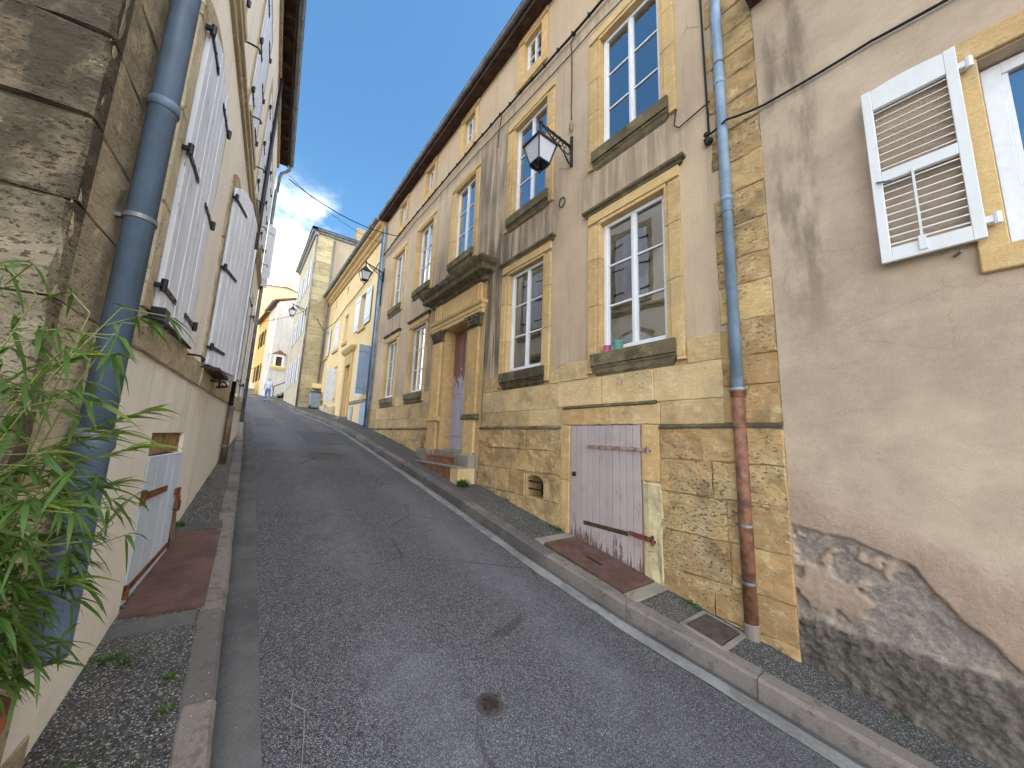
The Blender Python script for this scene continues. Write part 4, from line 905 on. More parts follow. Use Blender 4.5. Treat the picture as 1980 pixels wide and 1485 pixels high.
MB().hexa([FA.p(C0, -6, 11), FA.p(C1, -6, 11), FA.p(C1, .38, 8.73), FA.p(C0, .38, 8.73), FA.p(C0, -6, 11.1), FA.p(C1, -6, 11.1), FA.p(C1, .38, 8.82), FA.p(C0, .38, 8.82)]).build('roof', M['slate'], HC)
gutter(FA, C0, C1, .42, 8.78, .08, HC)
f = FA.rot(14.58, .0, 95); sb = MB().box(f, 0, .55, .03, .05, 1.75, 1.83).box(f, 0, .55, .03, .05, 3.2, 3.28).build('shutter', M['blue_shut'], HC, label='grey blue plank shutter standing open')
boards(f, 0, .55, 0, .03, lambda u: 1.55, lambda u: 3.48, 5, 'blue_shut', sb)
f = FA.rot(15.55, .0, 25); sb = MB().box(f, 0, .55, .03, .05, 1.75, 1.83).build('shutter', M['shutterL2'], HC); boards(f, 0, .5, 0, .03, lambda u: 1.55, lambda u: 3.4, 4, 'shutterL2', sb)
for a, b, q in ((15.5, 16.33, c1[0]), (17.28, 18.05, c1[0])): plain_shutter(FA, a, b, .03, q[2], q[3], HC, 'shutterL2')
plain_shutter(FA, 21.66, 22.16, .0, 4.71, 6.29, HC, 'shutterL2'); plain_shutter(FA, 22.18, 22.69, .0, 4.71, 6.29, HC, 'shutterL2'); plain_shutter(FA, 23.95, 24.45, .03, 4.7, 6.4, HC, 'shutterL2')
f = FA.rot(21.05, 0, 97); sb = MB().box(f, 0, .5, .03, .05, 2.0, 2.08).build('shutter', M['shutterL2'], HC); boards(f, 0, .52, 0, .03, lambda u: 1.62, lambda u: 3.45, 4, 'shutterL2', sb)
plain_shutter(FA, 22.05, 22.6, .02, 1.9, 3.6, HC, 'shutterL2'); plain_shutter(FA, 22.7, 23.28, .02, 2.1, 3.8, HC, 'shutterL2')
dr = solid(FA, 'front_door', M['lintelwood'], HC, (18.05, 19.0, -.22, -.17, .2, 3.3)); solid(FA, 'letter_box', M['iron'], dr, (18.4, 18.65, -.17, -.15, 1.75, 1.84))
MB().mould(FA, 17.7, 19.4, [(0, 3.85), (.1, 3.9), (.16, 3.98), (.2, 4.06), (.2, 4.12), (0, 4.18)]).build('door_hood', M['surround'], HC)
for a, b in ((17.8, 18.04), (19.01, 19.25)): solid(FA, 'door_jamb', M['surround'], HC, (a, b, -.1, .05, .3, 3.85))
solid(FA, 'door_head', M['surround'], HC, (18.04, 19.01, -.1, .045, 3.302, 3.85)); solid(FA, 'door_step', M['cement'], HC, (17.8, 19.3, -.1, .35, .1, .78), bevel=.02); solid(FA, 'door_step', M['cement'], HC, (17.7, 19.2, .351, .6, .1, .66), bevel=.02)
cdB = solid(FA, 'cellar_door', M['blue_shut'], HC, (14.62, 15.68, -.018, .0, .15, 1.28)); boards(FA, 14.62, 15.15, .0, .025, lambda u: zs(u)+.03, lambda u: 1.27, 4, 'blue_shut', cdB); boards(FA, 15.16, 15.68, .0, .025, lambda u: zs(u)+.03, lambda u: 1.27, 4, 'blue_shut', cdB)
solid(FA, 'cellar_hatch', M['blue_shut'], HC, (16.9, 17.3, -.018, .02, .62, 1.2)); block(FA, 14.32, 17.6, 1.30, 1.46, .02, .05, 'sill_band_stone', M['cement'], HC)
block(FA, 22.9, C1, 1.2, 1.62, .14, .18, 'foot_stone', M['quoin'], HC, rough=.03); block(FA, 20.6, 22.88, .8, 1.42, .10, .14, 'foot_stone', M['quoin'], HC, rough=.03)
pipe(FA, 14.42, .1, .3, 8.3, .045, 'pipe_navy', HC, brackets=(2.4, 6.0))

# ------------------------------------------------------------------ tall house whose end wall closes the building line
HT = thing('tall_house', 'tall grey house with yellow stone corner strip standing forward of the row', 'house', (2.75, 25.5, 1.5))
FT = F(2.75, 25.5, 1, 0, 1); FTs = F(2.75, 25.5, 0, 1, -1)
MB().wall(FT, 0, 7.5, .8, 13.1, 0, [], .1).build('end_wall', M['greyr'], HT)
wt = [(u, u+.9, z, z+1.7) for u in (1.2, 3.6, 6.0) for z in (3.2, 6.4, 9.6)]
MB().wall(FTs, 0, 8.2, .8, 13.1, 0, wt, .2).build('street_wall', M['r3wall'], HT); MB().wall(F(2.75, 33.7, 1, 0, -1), 0, 7.5, .8, 13.1, 0, [], .1).build('back_wall', M['greyr'], HT)
for o in wt:
    window(FTs, (o[0]+o[1])/2, .9, o[2], o[3], -.12, 3, HT, panes=False)
    plain_shutter(FTs, o[0]-.45, o[0]-.02, .02, o[2], o[3], HT, 'shutterL2', bat=False); plain_shutter(FTs, o[1]+.02, o[1]+.45, .02, o[2], o[3], HT, 'shutterL2', bat=False)
    solid(FTs, 'pane', M['glass'], HT, (o[0]+.005, o[1]-.005, -.17, -.165, o[2], o[3]), bevel=0)
z = 1.0; k = 0
while z < 12.9: h_ = random.uniform(.38, .5); block(FT, 0, .98+random.uniform(-.03, .03), z, min(z+h_, 12.98), .03, .06, 'quoin_stone', M['r3stone'], HT, nu=4); z += h_; k += 1
MB().mould(FT, -.02, 7.5, [(0, 12.9), (.1, 12.95), (.14, 13.05), (.25, 13.1), (.3, 13.2), (-.5, 13.3)], ret=False).build('cornice', M['zinc'], HT); MB().mould(FTs, 0, 8.2, [(0, 12.9), (.1, 12.95), (.14, 13.05), (.25, 13.1), (.3, 13.2), (-.5, 13.3)], ret=False).build('cornice', M['zinc'], HT)
MB().quad((2.4, 25.15, 13.2), (10.4, 25.15, 13.2), (7, 29, 14.6), (5, 29, 14.6)).quad((2.4, 25.15, 13.2), (5, 29, 14.6), (5, 30, 14.6), (2.4, 34, 13.2)).quad((10.4, 25.15, 13.2), (10.4, 34, 13.2), (7, 30, 14.6), (7, 29, 14.6)).quad((5, 29, 14.6), (7, 29, 14.6), (7, 30, 14.6), (5, 30, 14.6)).quad((2.4, 34, 13.2), (5, 30, 14.6), (7, 30, 14.6), (10.4, 34, 13.2)).build('roof', M['slate'], HT)
ch = solid(FT, 'chimney', M['r3stone'], HT, (2.4, 3.3, -.9, -.3, 12.8, 14.5), bevel=.03)
pipe(FT, .02, .07, 1.3, 12.9, .05, 'zinc', HT); pipe(FT, 1.08, .06, 2.6, 12.8, .04, 'zinc', HT); solid(FT, 'ledge_stone', M['cream'], HT, (.75, 1.55, 0, .3, 2.75, 3.05), bevel=.02)
solid(FT, 'gutter_elbow', M['zinc'], HT, (-.12, .08, .02, .2, 12.75, 12.92), bevel=.03)

# ------------------------------------------------------------------ far end of the street
HW = thing('white_house', 'white house at the bend with a little roofed window on its end wall toned in shade', 'house', (1.96, 41, 3.2))
FWe = F(1.96, 41, 1, 0, 1); FW = F(1.96, 41, -.105, .995, -1)
MB().wall(FWe, 0, 8, 2.5, 12.6, 0, [(.35, .85, 6.2, 7.3)], .2).build('end_wall', M['white_shade'], HW)
ww = [(1.2, 2.1, 9.3, 11.2), (1.2, 2.1, 5.6, 7.6)]
MB().wall(FW, 0, 4.6, 2.5, 12.6, 0, ww, .2).build('street_wall', M['whiter'], HW)
for o in ww: window(FW, (o[0]+o[1])/2, .9, o[2], o[3], -.1, 3, HW, panes=False); solid(FW, 'pane', M['glass'], HW, (o[0]+.005, o[1]-.005, -.15, -.145, o[2], o[3]), bevel=0)
sw = MB().mould(FWe, .2, 1.0, [(0, 5.75), (.1, 5.85), (.25, 6.1), (.25, 6.2), (0, 6.2)]).build('bay_bracket', M['cream'], HW)
solid(FWe, 'bay_frame', M['whiter'], HW, (.18, .36, -.1, .24, 6.2, 7.35), (.84, 1.02, -.1, .24, 6.2, 7.35), (.36, .84, -.1, .24, 7.1, 7.35)); solid(FWe, 'bay_window', M['wood_dark'], HW, (.36, .84, .0, .05, 6.2, 7.1))
MB().hexa([FWe.p(.05, -.1, 7.36), FWe.p(1.15, -.1, 7.36), FWe.p(1.15, .36, 7.36), FWe.p(.05, .36, 7.36), FWe.p(.58, -.1, 7.8), FWe.p(.62, -.1, 7.8), FWe.p(.62, .0, 7.8), FWe.p(.58, .0, 7.8)]).build('bay_roof', M['roof'], HW)
MB().hexa([FW.p(-.15, .4, 12.55), FW.p(4.6, .4, 12.55), FW.p(4.6, -4, 14.2), FW.p(-.15, -4, 14.2), FW.p(-.15, .4, 12.7), FW.p(4.6, .4, 12.7), FW.p(4.6, -4, 14.35), FW.p(-.15, -4, 14.35)]).build('roof', M['roof'], HW)
MB().quad(FWe.p(0, 0, 12.6), FWe.p(8, 0, 12.6), FWe.p(4, 0, 14.1)).build('gable', M['white_shade'], HW)
gutter(FW, -.1, 4.6, .45, 12.6, .09, HW); pipe(FW, .06, .08, 3, 12.4, .05, 'pale_pvc', HW)
HY = thing('yellow_house', 'bright yellow house beyond the white one with brown shutters', 'house', FW.p(4.62, 0, 3.8))
wy = [(1.2, 2.0, 9.2, 10.9), (3.2, 4.0, 9.2, 10.9), (1.0, 1.9, 5.3, 7.1), (3.1, 4.0, 5.3, 7.1)]; wy = [(a+4.62, b+4.62, c, d) for a, b, c, d in wy]
MB().wall(FW, 4.62, 11, 2.5, 12.5, -.02, wy, .2).build('street_wall', M['yellow'], HY)
for o in wy:
    solid(FW, 'window', M['white_wood'], HY, (o[0], o[1], -.2, -.15, o[2], o[3])); plain_shutter(FW, o[0]-.42, o[0]-.02, .02, o[2], o[3], HY, 'wood_dark', bat=False); plain_shutter(FW, o[1]+.02, o[1]+.42, .02, o[2], o[3], HY, 'wood_dark', bat=False)
MB().hexa([FW.p(4.62, .45, 12.4), FW.p(11, .45, 12.4), FW.p(11, -4, 14), FW.p(4.62, -4, 14), FW.p(4.62, .45, 12.52), FW.p(11, .45, 12.52), FW.p(11, -4, 14.1), FW.p(4.62, -4, 14.1)]).build('roof', M['roof'], HY)
HO = thing('ochre_house', 'big pale orange house closing the view at the top of the street', 'house', (2, 54, 4.2))
FO = F(-14, 54, 1, 0, 1)
m = MB().wall(FO, 0, 26, 3, 16.6, 0, [(12.2, 13.1, 9, 10.6), (9, 9.9, 9, 10.6)], .2); m.quad(FO.p(0, 0, 16.6), FO.p(26, 0, 16.6), FO.p(17.2, 0, 18.6)); m.build('front_wall', M['orange'], HO)
MB().quad(FO.p(-.4, .3, 16.5), FO.p(17.2, .3, 18.6), FO.p(17.2, -8, 18.6), FO.p(-.4, -8, 16.5)).quad(FO.p(26.4, .3, 16.5), FO.p(17.2, .3, 18.6), FO.p(17.2, -8, 18.6), FO.p(26.4, -8, 16.5)).build('roof', M['slate'], HO)
for u in (9, 12.2): solid(FO, 'window', M['wood_dark'], HO, (u, u+.9, -.2, -.15, 9, 10.6))
solid(FO, 'chimney', M['orange'], HO, (16.9, 17.8, -1.2, -.4, 17.6, 19.8), bevel=.03)
# steps and rails by the bend
ST = thing('stone_stair', 'stone stair with iron handrail climbing to the white house', 'stairs', (2.9, 38.5, 3))
for i in range(8): MB().box(F(2.3, 39.4, 1, 0, 1), i*.32, 3.5, 0, 1.3, 2.2, zs(38.5)+.17*(i+1)).build('step', M['cement'], ST, bevel=.01)
MB().tube([(2.2, 38.15, zs(38.5)+.9), (4.8, 38.15, zs(38.5)+2.4)], .04, 6).tube([(2.3, 38.15, zs(38.5)), (2.3, 38.15, zs(38.5)+.95)], .035, 6).tube([(3.5, 38.15, zs(38.5)+.6), (3.5, 38.15, zs(38.5)+1.65)], .035, 6).build('handrail', M['iron'], ST)
MB().box(F(3.0, 37.9, 1, 0, 1), .5, 2.2, 0, .3, 2.2, zs(38)+1.5).build('cheek_wall', M['quoin'], ST, bevel=.03)
GW = thing('garden_wall', 'low pale wall with slim railing before the yellow house', 'wall', (-.8, 47.5, 3.5))
fg = F(-5, 46.5, 1, .04, 1); MB().box(fg, 0, 6.1, -.3, 0, 2.5, 5.0).build('wall_body', M['whiter'], GW, bevel=.02)
MB().box(fg, 3.2, 6.1, .001, .8, 2.5, 4.3).build('wall_step', M['cement'], GW, bevel=.02)
m = MB(); m.tube([fg.p(0, -.1, 5.4), fg.p(3.6, -.1, 5.6), fg.p(6.0, -.1, 6.6)], .035, 6)
for k in range(6): m.tube([fg.p(.4+k*1.1, -.1, 5), fg.p(.4+k*1.1, -.1, 5.6+max(0, k-3)*.42)], .025, 5)
m.build('railing', M['zinc'], GW)
# ------------------------------------------------------------------ wall lanterns
def lantern(f, u, w_l, zb, zp, label, arm_scroll=True, sc=1.):
    """four-sided lantern hanging from a scrolled wall bracket; zb: bottom finial, zp: top of wall plate"""
    L = thing('street_lamp', label, 'lamp', f.p(u, 0, zb), 'wall lanterns on scrolled brackets')
    c = f.p(u, w_l, 0); ax, ay = f.u, f.w; s0, s1 = .108*sc, .185*sc; z0, z1 = zb+.15*sc, zb+.47*sc
    P = lambda a, b, z: Vector((c.x, c.y, 0))+ax*a+ay*b+Vector((0, 0, z)); cs = ((-1, -1), (1, -1), (1, 1), (-1, 1)); ir = M['iron']
    m = MB()
    for a, b in cs:
        m.bar(P(a*s0, b*s0, z0), P(a*s1, b*s1, z1), .022*sc, .022*sc)
        m.tube([P(a*s0, b*s0, z0), P(a*s0*.85, b*s0*.85, z0-.05*sc), P(a*s0*.35, b*s0*.35, z0-.11*sc), P(0, 0, z0-.12*sc)], .009*sc, 6)
        m.ball(P(a*s0, b*s0, z0-.01*sc), .018*sc, 6, 4)
    for (a, b), (d, e) in zip(cs, cs[1:]+cs[:1]):
        m.bar(P(a*s0, b*s0, z0), P(d*s0, e*s0, z0), .022*sc, .022*sc); m.bar(P(a*s1*1.03, b*s1*1.03, z1), P(d*s1*1.03, e*s1*1.03, z1), .03*sc, .03*sc)
    m.ball(P(0, 0, z0-.135*sc), .024*sc, 8, 6); m.build('lantern_frame', ir, L)
    for (a, b), (d, e) in zip(cs, cs[1:]+cs[:1]):
        k = .985; MB().quad(P(a*s0*k, b*s0*k, z0), P(d*s0*k, e*s0*k, z0), P(d*s1*k, e*s1*k, z1), P(a*s1*k, b*s1*k, z1)).build('lantern_pane', M['frost'], L)
    t = MB(); s2 = .075*sc; zt = z1+.17*sc
    t.hexa([P(a*s1*1.12, b*s1*1.12, z1+.012*sc) for a, b in cs]+[P(a*s2, b*s2, zt) for a, b in cs]); t.lathe(P(0, 0, zt), [(.085*sc, 0), (.08*sc, .04*sc), (.05*sc, .07*sc), (.025*sc, .09*sc), (.025*sc, .12*sc)], 12); t.build('lantern_roof', ir, L, bevel=.006)
    za = zb+.88*sc; a_ = MB(); a_.tube([P(0, 0, zt+.1*sc), P(0, 0, za)], .022*sc, 8); a_.ball(P(0, 0, za+.02), .04*sc, 8, 6)
    zw = zp-.22*sc; Q = lambda t, dz: f.p(u, w_l+(0-w_l)*t, za+(zw-za)*t+dz)
    a_.tube([Q(0, 0), Q(.3, 0), Q(.7, 0), Q(1, 0)], [.02*sc, .02*sc, .022*sc, .026*sc], 8)
    # scrollwork under the arm
    for t0, r in ((.25, .045), (.42, .06), (.60, .08), (.80, .115)):
        q = Q(t0, -r*.95*sc); a_.tube([q+(f.w*math.cos(k*.62+.5)+Vector((0, 0, 1))*math.sin(k*.62+.5))*r*sc*(1-k*.055) for k in range(13)], .010*sc, 5)
    a_.tube([Q(.12, -.02), Q(.3, -.09*sc), Q(.52, -.13*sc), Q(.72, -.2*sc), Q(.9, -.34*sc), f.p(u, .05, zp-.52*sc)], .013*sc, 6)
    for t0 in (.2, .4, .58, .75): a_.ball(Q(t0, .02*sc), .02*sc, 6, 4)
    a_.build('bracket_arm', ir, L, smooth=True)
    MB().box(f, u-.025*sc, u+.025*sc, 0, .03, zp-.58*sc, zp).box(f, u-.014*sc, u+.014*sc, .03, .05, zp-.55*sc, zp-.02).build('wall_plate', ir, L, bevel=.006)
    return L
lantern(FA, 3.86, .72, 4.12, 5.18, 'large black lantern on a scrolled bracket between first floor windows of the beige house')
lantern(FA, 14.1, .72, 5.75, 6.62, 'black lantern at the far end of the beige house beside the downpipes')
lantern(F(2.75, 25.5, 0, 1, -1), .6, .75, 7.15, 8.05, 'small black lantern on the tall grey house near the bend')
# ------------------------------------------------------------------ cables
def cable(pts, r, label, sub=6, sag=0., clips=0, name='wall_cable', fr_=None, n=6):
    P_ = [Vector(p) for p in pts]; out = []
    for a, b in zip(P_, P_[1:]):
        for k in range(sub): t = k/sub; q = a.lerp(b, t); q.z -= sag*4*t*(1-t); out.append(q)
    out.append(P_[-1])
    root = MB().tube(out, r, n).build(name, M['cable'], None, smooth=True); tag(root, label, 'cable')
    if clips and fr_:
        for q in out[::clips]:
            m = MB(); m.box(F(q.x, q.y, fr_.u.x, fr_.u.y, 1), -.012, .012, -.03, .03, q.z-.012, q.z+.045); m.build('cable_clip', M['cable'], root)
    return root
W_ = lambda pts, w=.05, j=.0: [FA.p(u, w, z+random.uniform(-j, j)) for u, z in pts]
cable(W_([(1.2, 7.05), (2.2, 7.12), (3.2, 7.2), (4.2, 7.22), (5.2, 7.28), (6.2, 7.33), (7.2, 7.37), (8.4, 7.36), (9.6, 7.36), (10.8, 7.34), (11.8, 7.33), (13, 7.28), (14.1, 7.2)], .06), .022, 'thick black cable bundle clipped along the beige house under the attic windows', 8, .015, 3, fr_=FA)
cable(W_([(1.9, 6.78), (3.4, 6.88), (4.6, 6.9), (6.2, 7.0), (7, 7.06), (9, 7.1), (11, 7.12), (13.9, 7.0)], .03), .009, 'thin cable running just below the cable bundle on the beige house', 6, .02)
cable(W_([(3.78, 7.2), (3.9, 7.12), (3.87, 6.8), (3.86, 6.2), (3.87, 5.8), (3.86, 5.5)], .03), .010, 'thin cable dropping from the cable bundle to the large lantern', 4)
bx_ = MB().lathe(FA.p(3.86, .035, 5.26), [(.01, 0), (.035, .05), (.035, .15), (.005, .21)], 8).build('junction_box', M['cement'], None, bevel=.003); tag(bx_, 'small grey junction box above the large lantern plate', 'junction box')
cable(W_([(6.05, 7.3), (6.12, 7.0), (6.15, 6.55)], .03), .010, 'short cable tail hanging from the bundle left of the large lantern', 4)
cable(W_([(1.66, 8.6), (1.66, 7), (1.67, 5.5), (1.66, 4.4), (1.65, 3.62)], .03, .01), .012, 'vertical black cable beside the blue downpipe of the beige house', 6)
cable(W_([(2.03, 4.25), (2.06, 4.02), (2.0, 3.95), (1.75, 4.0), (1.62, 4.02)], .03), .008, 'curled thin cable end left of the blue downpipe', 4)
m = MB()
for k in range(5): m.ball(FA.p(1.65+random.uniform(-.03, .03), .04, 3.55+random.uniform(-.06, .06)), .035, 6, 5)
tag(m.build('cable_knot', M['cable'], None), 'black cable knot and clamp left of the blue downpipe', 'cable clamp')
cable([FA.p(1.63, .05, 3.58), FA.p(1.42, .14, 3.55), FA.p(1.1, .05, 3.53), FA.p(.3, .05, 3.51), FA.p(-.6, .05, 3.44), FA.p(-3, .05, 3.4)], .013, 'black twin cable crossing the rose grey house above its shutter', 8, .01)
cable([FL.p(L1, .3, 7.1), FA.p(12.6, .1, 7.3)], .014, 'black cable slung across the street between the eaves', 16, .28)
cable([FL.p(L1, .32, 7.2), FA.p(14.0, .1, 7.6)], .007, 'very thin cable slung across the street above the black one', 16, .3)
cable([FA.p(14.1, .06, 7.2), FA.p(17, .04, 6.9), FA.p(20, .05, 6.75), FA.p(23, .05, 6.5), FA.p(25.1, .3, 6.5), (3.3, 25.3, 7.2)], .02, 'drooping cable along the cream house', 6, .04)
cable([(2.72, 27, 8), (.8, 30, 7.6), (-3.2, 34, 7.5)], .012, 'wire crossing the street at the bend', 6, .1)
# ------------------------------------------------------------------ things on sills and pavement
def pot(name, label, c, r, h, mat, cat='flower pot'):
    c = Vector(c); o = MB().lathe(c, [(r*.68, 0), (r*.72, .01), (r*.84, h*.55), (r*.9, h*.56), (r*.86, h*.62), (r*.92, h*.84), (r*1.05, h*.85), (r*1.06, h), (r*.95, h), (r*.9, h*.8), (0, h*.78)], 20).build(name, M[mat], None, smooth=False); return tag(o, label, cat)
pot('flower_pot', 'small pink pot at the end of the ground floor window sill', FA.p(3.14, .0, 1.25), .055, .10, 'pink'); pot('flower_pot', 'larger teal pot beside the pink one on the window sill', FA.p(2.97, -.01, 1.25), .078, .135, 'teal')
def slope_box(name, x0, x1, y0, y1, t, mat, label, cat, lift=.0, bevel=.003, yaw=0):
    m = MB(); pt = lambda x, y, d: Vector((x+yaw*(y-y0), y, zs(y)+d))
    m.hexa([pt(x0, y0, -.05), pt(x1, y0, -.05), pt(x1, y1, -.05), pt(x0, y1, -.05), pt(x0, y0, t), pt(x1, y0, t), pt(x1, y1, t), pt(x0, y1, t)])
    return tag(m.build(name, M[mat], None, bevel=bevel), label, cat)
pl1 = slope_box('metal_plate', 3.37, 3.97, 2.45, 3.66, .028, 'rust_plate', 'plain brown steel plate on the pavement before the mauve cellar door', 'plate'); MB().hexa([Vector((3.62+a*.02, 3.05+b*.11, zs(3.05+b*.11)+.03+c*.004)) for c in (0, 1) for a, b in ((-1, -1), (1, -1), (1, 1), (-1, 1))]).build('lifting_slot', M['iron'], pl1)
slope_box('cement_edging', 3.36, 3.99, 2.30, 2.44, .02, 'cement', 'pale cement edging below the plain brown plate', 'edging'); slope_box('cement_edging', 3.34, 3.99, 3.67, 3.82, .018, 'cement', 'crumbling cement edging uphill of the plain brown plate', 'edging')
cv_ = slope_box('drain_cover', 3.50, 3.86, 1.57, 1.86, .024, 'cast', 'small rusty drain cover beside the brown downpipe', 'drain cover')
m = MB()
for x0, x1, y0, y1 in ((3.45, 3.49, 1.52, 1.91), (3.87, 3.91, 1.52, 1.91), (3.49, 3.87, 1.52, 1.56), (3.49, 3.87, 1.87, 1.91)): m.hexa([Vector((x, y, zs(y)+d)) for d in (-.05, .018) for x, y in ((x0, y0), (x1, y0), (x1, y1), (x0, y1))])
m.build('cover_frame', M['cement'], cv_, bevel=.004)
cq = thing('chequer_plate', 'brown chequered steel plate on the left pavement by the blue cellar door', 'plate', (-.2, 4.5, -1.2))
m = MB(); m.hexa([Vector((x, y, zs(y)+d)) for d in (-.04, .022) for x, y in ((-.47, 3.72), (-.02, 3.68), (.015, 5.1), (-.38, 5.16))]); m.build('plate', M['rust_plate'], cq)
m = MB()
for j in range(46):
    for i in range(14):
        y = 3.74+j*.0305; x = -.44+.06*(y-3.7)+i*.03
        if x > -.03+.02*(y-3.7): continue
        s = 1 if (i+j) % 2 else -1; p = Vector((x, y, zs(y)+.023)); d = Vector((.008, .008*s, 0)); e = Vector((-.003*s, .003, 0))
        m.quad(p-d-e, p+d-e, p+d+e+Vector((0, 0, .002)), p-d+e+Vector((0, 0, .002)))
m.build('raised_pattern', M['rust_plate'], cq, kind='stuff')
slope_box('cement_edging', -.50, -.06, 3.50, 3.66, .012, 'gutterL', 'grey cement strip downhill of the chequered plate', 'edging'); slope_box('cement_edging', -.36, .02, 5.18, 5.42, .012, 'gutterL', 'grey cement strip uphill of the chequered plate', 'edging')
def manhole(x, y, r, label, spokes):
    sl = (zs(y+.3)-zs(y-.3))/.6; z = zs(y)-ROAD_DROP+.03; T = thing('manhole_cover', label, 'manhole cover', (x, y, z))
    sx = lambda v: Vector((x+v[0], y+v[1], z+v[1]*sl+v[2]+.001))
    def ring(r0, r1, h, name):
        m = MB(); n = 28
        for k in range(n):
            a, b = 2*math.pi*k/n, 2*math.pi*(k+1)/n
            m.hexa([sx((rr*math.cos(t), rr*math.sin(t), hh)) for hh in (-.03, h) for rr, t in ((r0, a), (r1, a), (r1, b), (r0, b))])
        return m.build(name, M['cast'], T)
    ring(r*.90, r, .010, 'frame_ring'); ring(.001, r*.87, .006, 'lid')
    m = MB()
    for k in range(spokes):
        for q in range(3):
            t = 2*math.pi*k/spokes; rr = r*(.25+.2*q); m.hexa([sx((rr*math.cos(t)+a*.018, rr*math.sin(t)+b*.018, h)) for h in (.006, .012) for a, b in ((-1, -1), (1, -1), (1, 1), (-1, 1))])
    m.build('tread_studs', M['cast'], T, kind='stuff')
manhole(1.72, 9.35, .36, 'round cast iron manhole cover in the middle of the road', 14); manhole(1.50, 2.10, .085, 'little round iron valve cover low in the foreground of the road', 6)
tw = MB().tube([(.47, 2.25, zs(2.25)-ROAD_DROP+.02), (.50, 2.42, zs(2.42)-ROAD_DROP+.02), (.52, 2.58, zs(2.58)-ROAD_DROP+.025), (.46, 2.66, zs(2.66)-ROAD_DROP+.025), (.48, 2.75, zs(2.75)-ROAD_DROP+.03)], .0025, 5).build('twig', M['cement'], None); tag(tw, 'thin pale dry twig lying on the road beside the left gutter', 'twig')
# wheelie bin
BN = thing('wheelie_bin', 'grey blue wheelie bin standing against the tall house', 'bin', (3.62, 24.6, zs(24.6)))
fb = F(3.62, 24.6, 1, 0, 1); z_ = zs(24.6)
MB().hexa([fb.p(u, q, z_+.06) for u, q in ((-.22, -.26), (.22, -.26), (.22, .22), (-.22, .22))]+[fb.p(u, q, z_+.95) for u, q in ((-.29, -.34), (.29, -.34), (.29, .32), (-.29, .32))]).build('bin_body', M['bin'], BN, bevel=.03, seg=2)
MB().hexa([fb.p(u, q, z_+.955) for u, q in ((-.31, -.36), (.31, -.36), (.31, .36), (-.31, .36))]+[fb.p(u, q, z_+1.04) for u, q in ((-.27, -.32), (.27, -.32), (.27, .30), (-.27, .30))]).build('bin_lid', M['bin_dark'], BN, bevel=.02, seg=2)
MB().tube([fb.p(-.2, -.4, z_+.92), fb.p(.2, -.4, z_+.92)], .016, 6).build('bin_handle', M['bin'], BN)
for s in (-1, 1): MB().tube([fb.p(s*.24, .20, z_+.10), fb.p(s*.29, .20, z_+.10)], .10, 14).build('wheel', M['rubber'], BN)
# ------------------------------------------------------------------ person walking away
PX, PY = 1.58, 31.5; PZ = zs(PY)-ROAD_DROP+.03
PE = thing('person', 'person in pale blue patterned shirt and jeans walking away up the road', 'person', (PX, PY, PZ))
def skin(name, pts, edges, radii, mat, root=0, sub=2):
    me = bpy.data.meshes.new(name); me.from_pydata([p for p in pts], edges, []); o = bpy.data.objects.new(name, me); COL.objects.link(o); o.parent = PE
    sm = o.modifiers.new('s', 'SKIN'); sm.use_smooth_shade = True
    for i, r in enumerate(radii): me.skin_vertices[0].data[i].radius = (r if isinstance(r, tuple) else (r, r))
    me.skin_vertices[0].data[root].use_root = True
    sb_ = o.modifiers.new('u', 'SUBSURF'); sb_.levels = sub; sb_.render_levels = sub; me.materials.append(M[mat]); return o
J = dict(pel=(0, 0, .92), waist=(0, .0, 1.08), chest=(0, .02, 1.30), neck=(0, .04, 1.47), head=(0, .06, 1.58), crown=(0, .06, 1.68),
         hl=(-.09, 0, .88), kl=(-.10, .10, .50), al=(-.10, -.02, .10), tl=(-.11, .14, .05), hr=(.09, 0, .88), kr=(.10, -.03, .49), ar=(.10, -.30, .14), tr=(.10, -.20, .04),
         sl=(-.18, .02, 1.39), el=(-.25, -.06, 1.12), wl=(-.25, .04, .90), sr=(.18, .02, 1.39), er=(.25, .02, 1.12), wr=(.25, .12, .90),
         fl=(-.25, .07, .82), fr=(.25, .15, .82))
nm = list(J); ix = {k: i for i, k in enumerate(nm)}
E_ = [('pel', 'waist'), ('waist', 'chest'), ('chest', 'neck'), ('neck', 'head'), ('head', 'crown'), ('pel', 'hl'), ('hl', 'kl'), ('kl', 'al'), ('al', 'tl'), ('pel', 'hr'), ('hr', 'kr'), ('kr', 'ar'), ('ar', 'tr'), ('chest', 'sl'), ('sl', 'el'), ('el', 'wl'), ('wl', 'fl'), ('chest', 'sr'), ('sr', 'er'), ('er', 'wr'), ('wr', 'fr')]
RD = dict(pel=.12, waist=.12, chest=.13, neck=.055, head=.085, crown=.07, hl=.08, kl=.055, al=.038, tl=.035, hr=.08, kr=.055, ar=.038, tr=.035, sl=.055, el=.04, wl=.028, sr=.055, er=.04, wr=.028, fl=.03, fr=.03)
skin('body', [J[k] for k in nm], [(ix[a], ix[b]) for a, b in E_], [RD[k] for k in nm], 'skin')
def sub_skin(name, ks, es, rd, mat): skin(name, [J[k] if isinstance(k, str) else k for k in ks], es, rd, mat)
sub_skin('shirt', ['pel', 'waist', 'chest', (0, .035, 1.44), 'sl', (-.235, -.03, 1.2), 'sr', (.235, .02, 1.2)], [(0, 1), (1, 2), (2, 3), (2, 4), (4, 5), (2, 6), (6, 7)], [(.19, .15), (.18, .145), (.19, .145), .075, .075, .07, .075, .07], 'shirt')
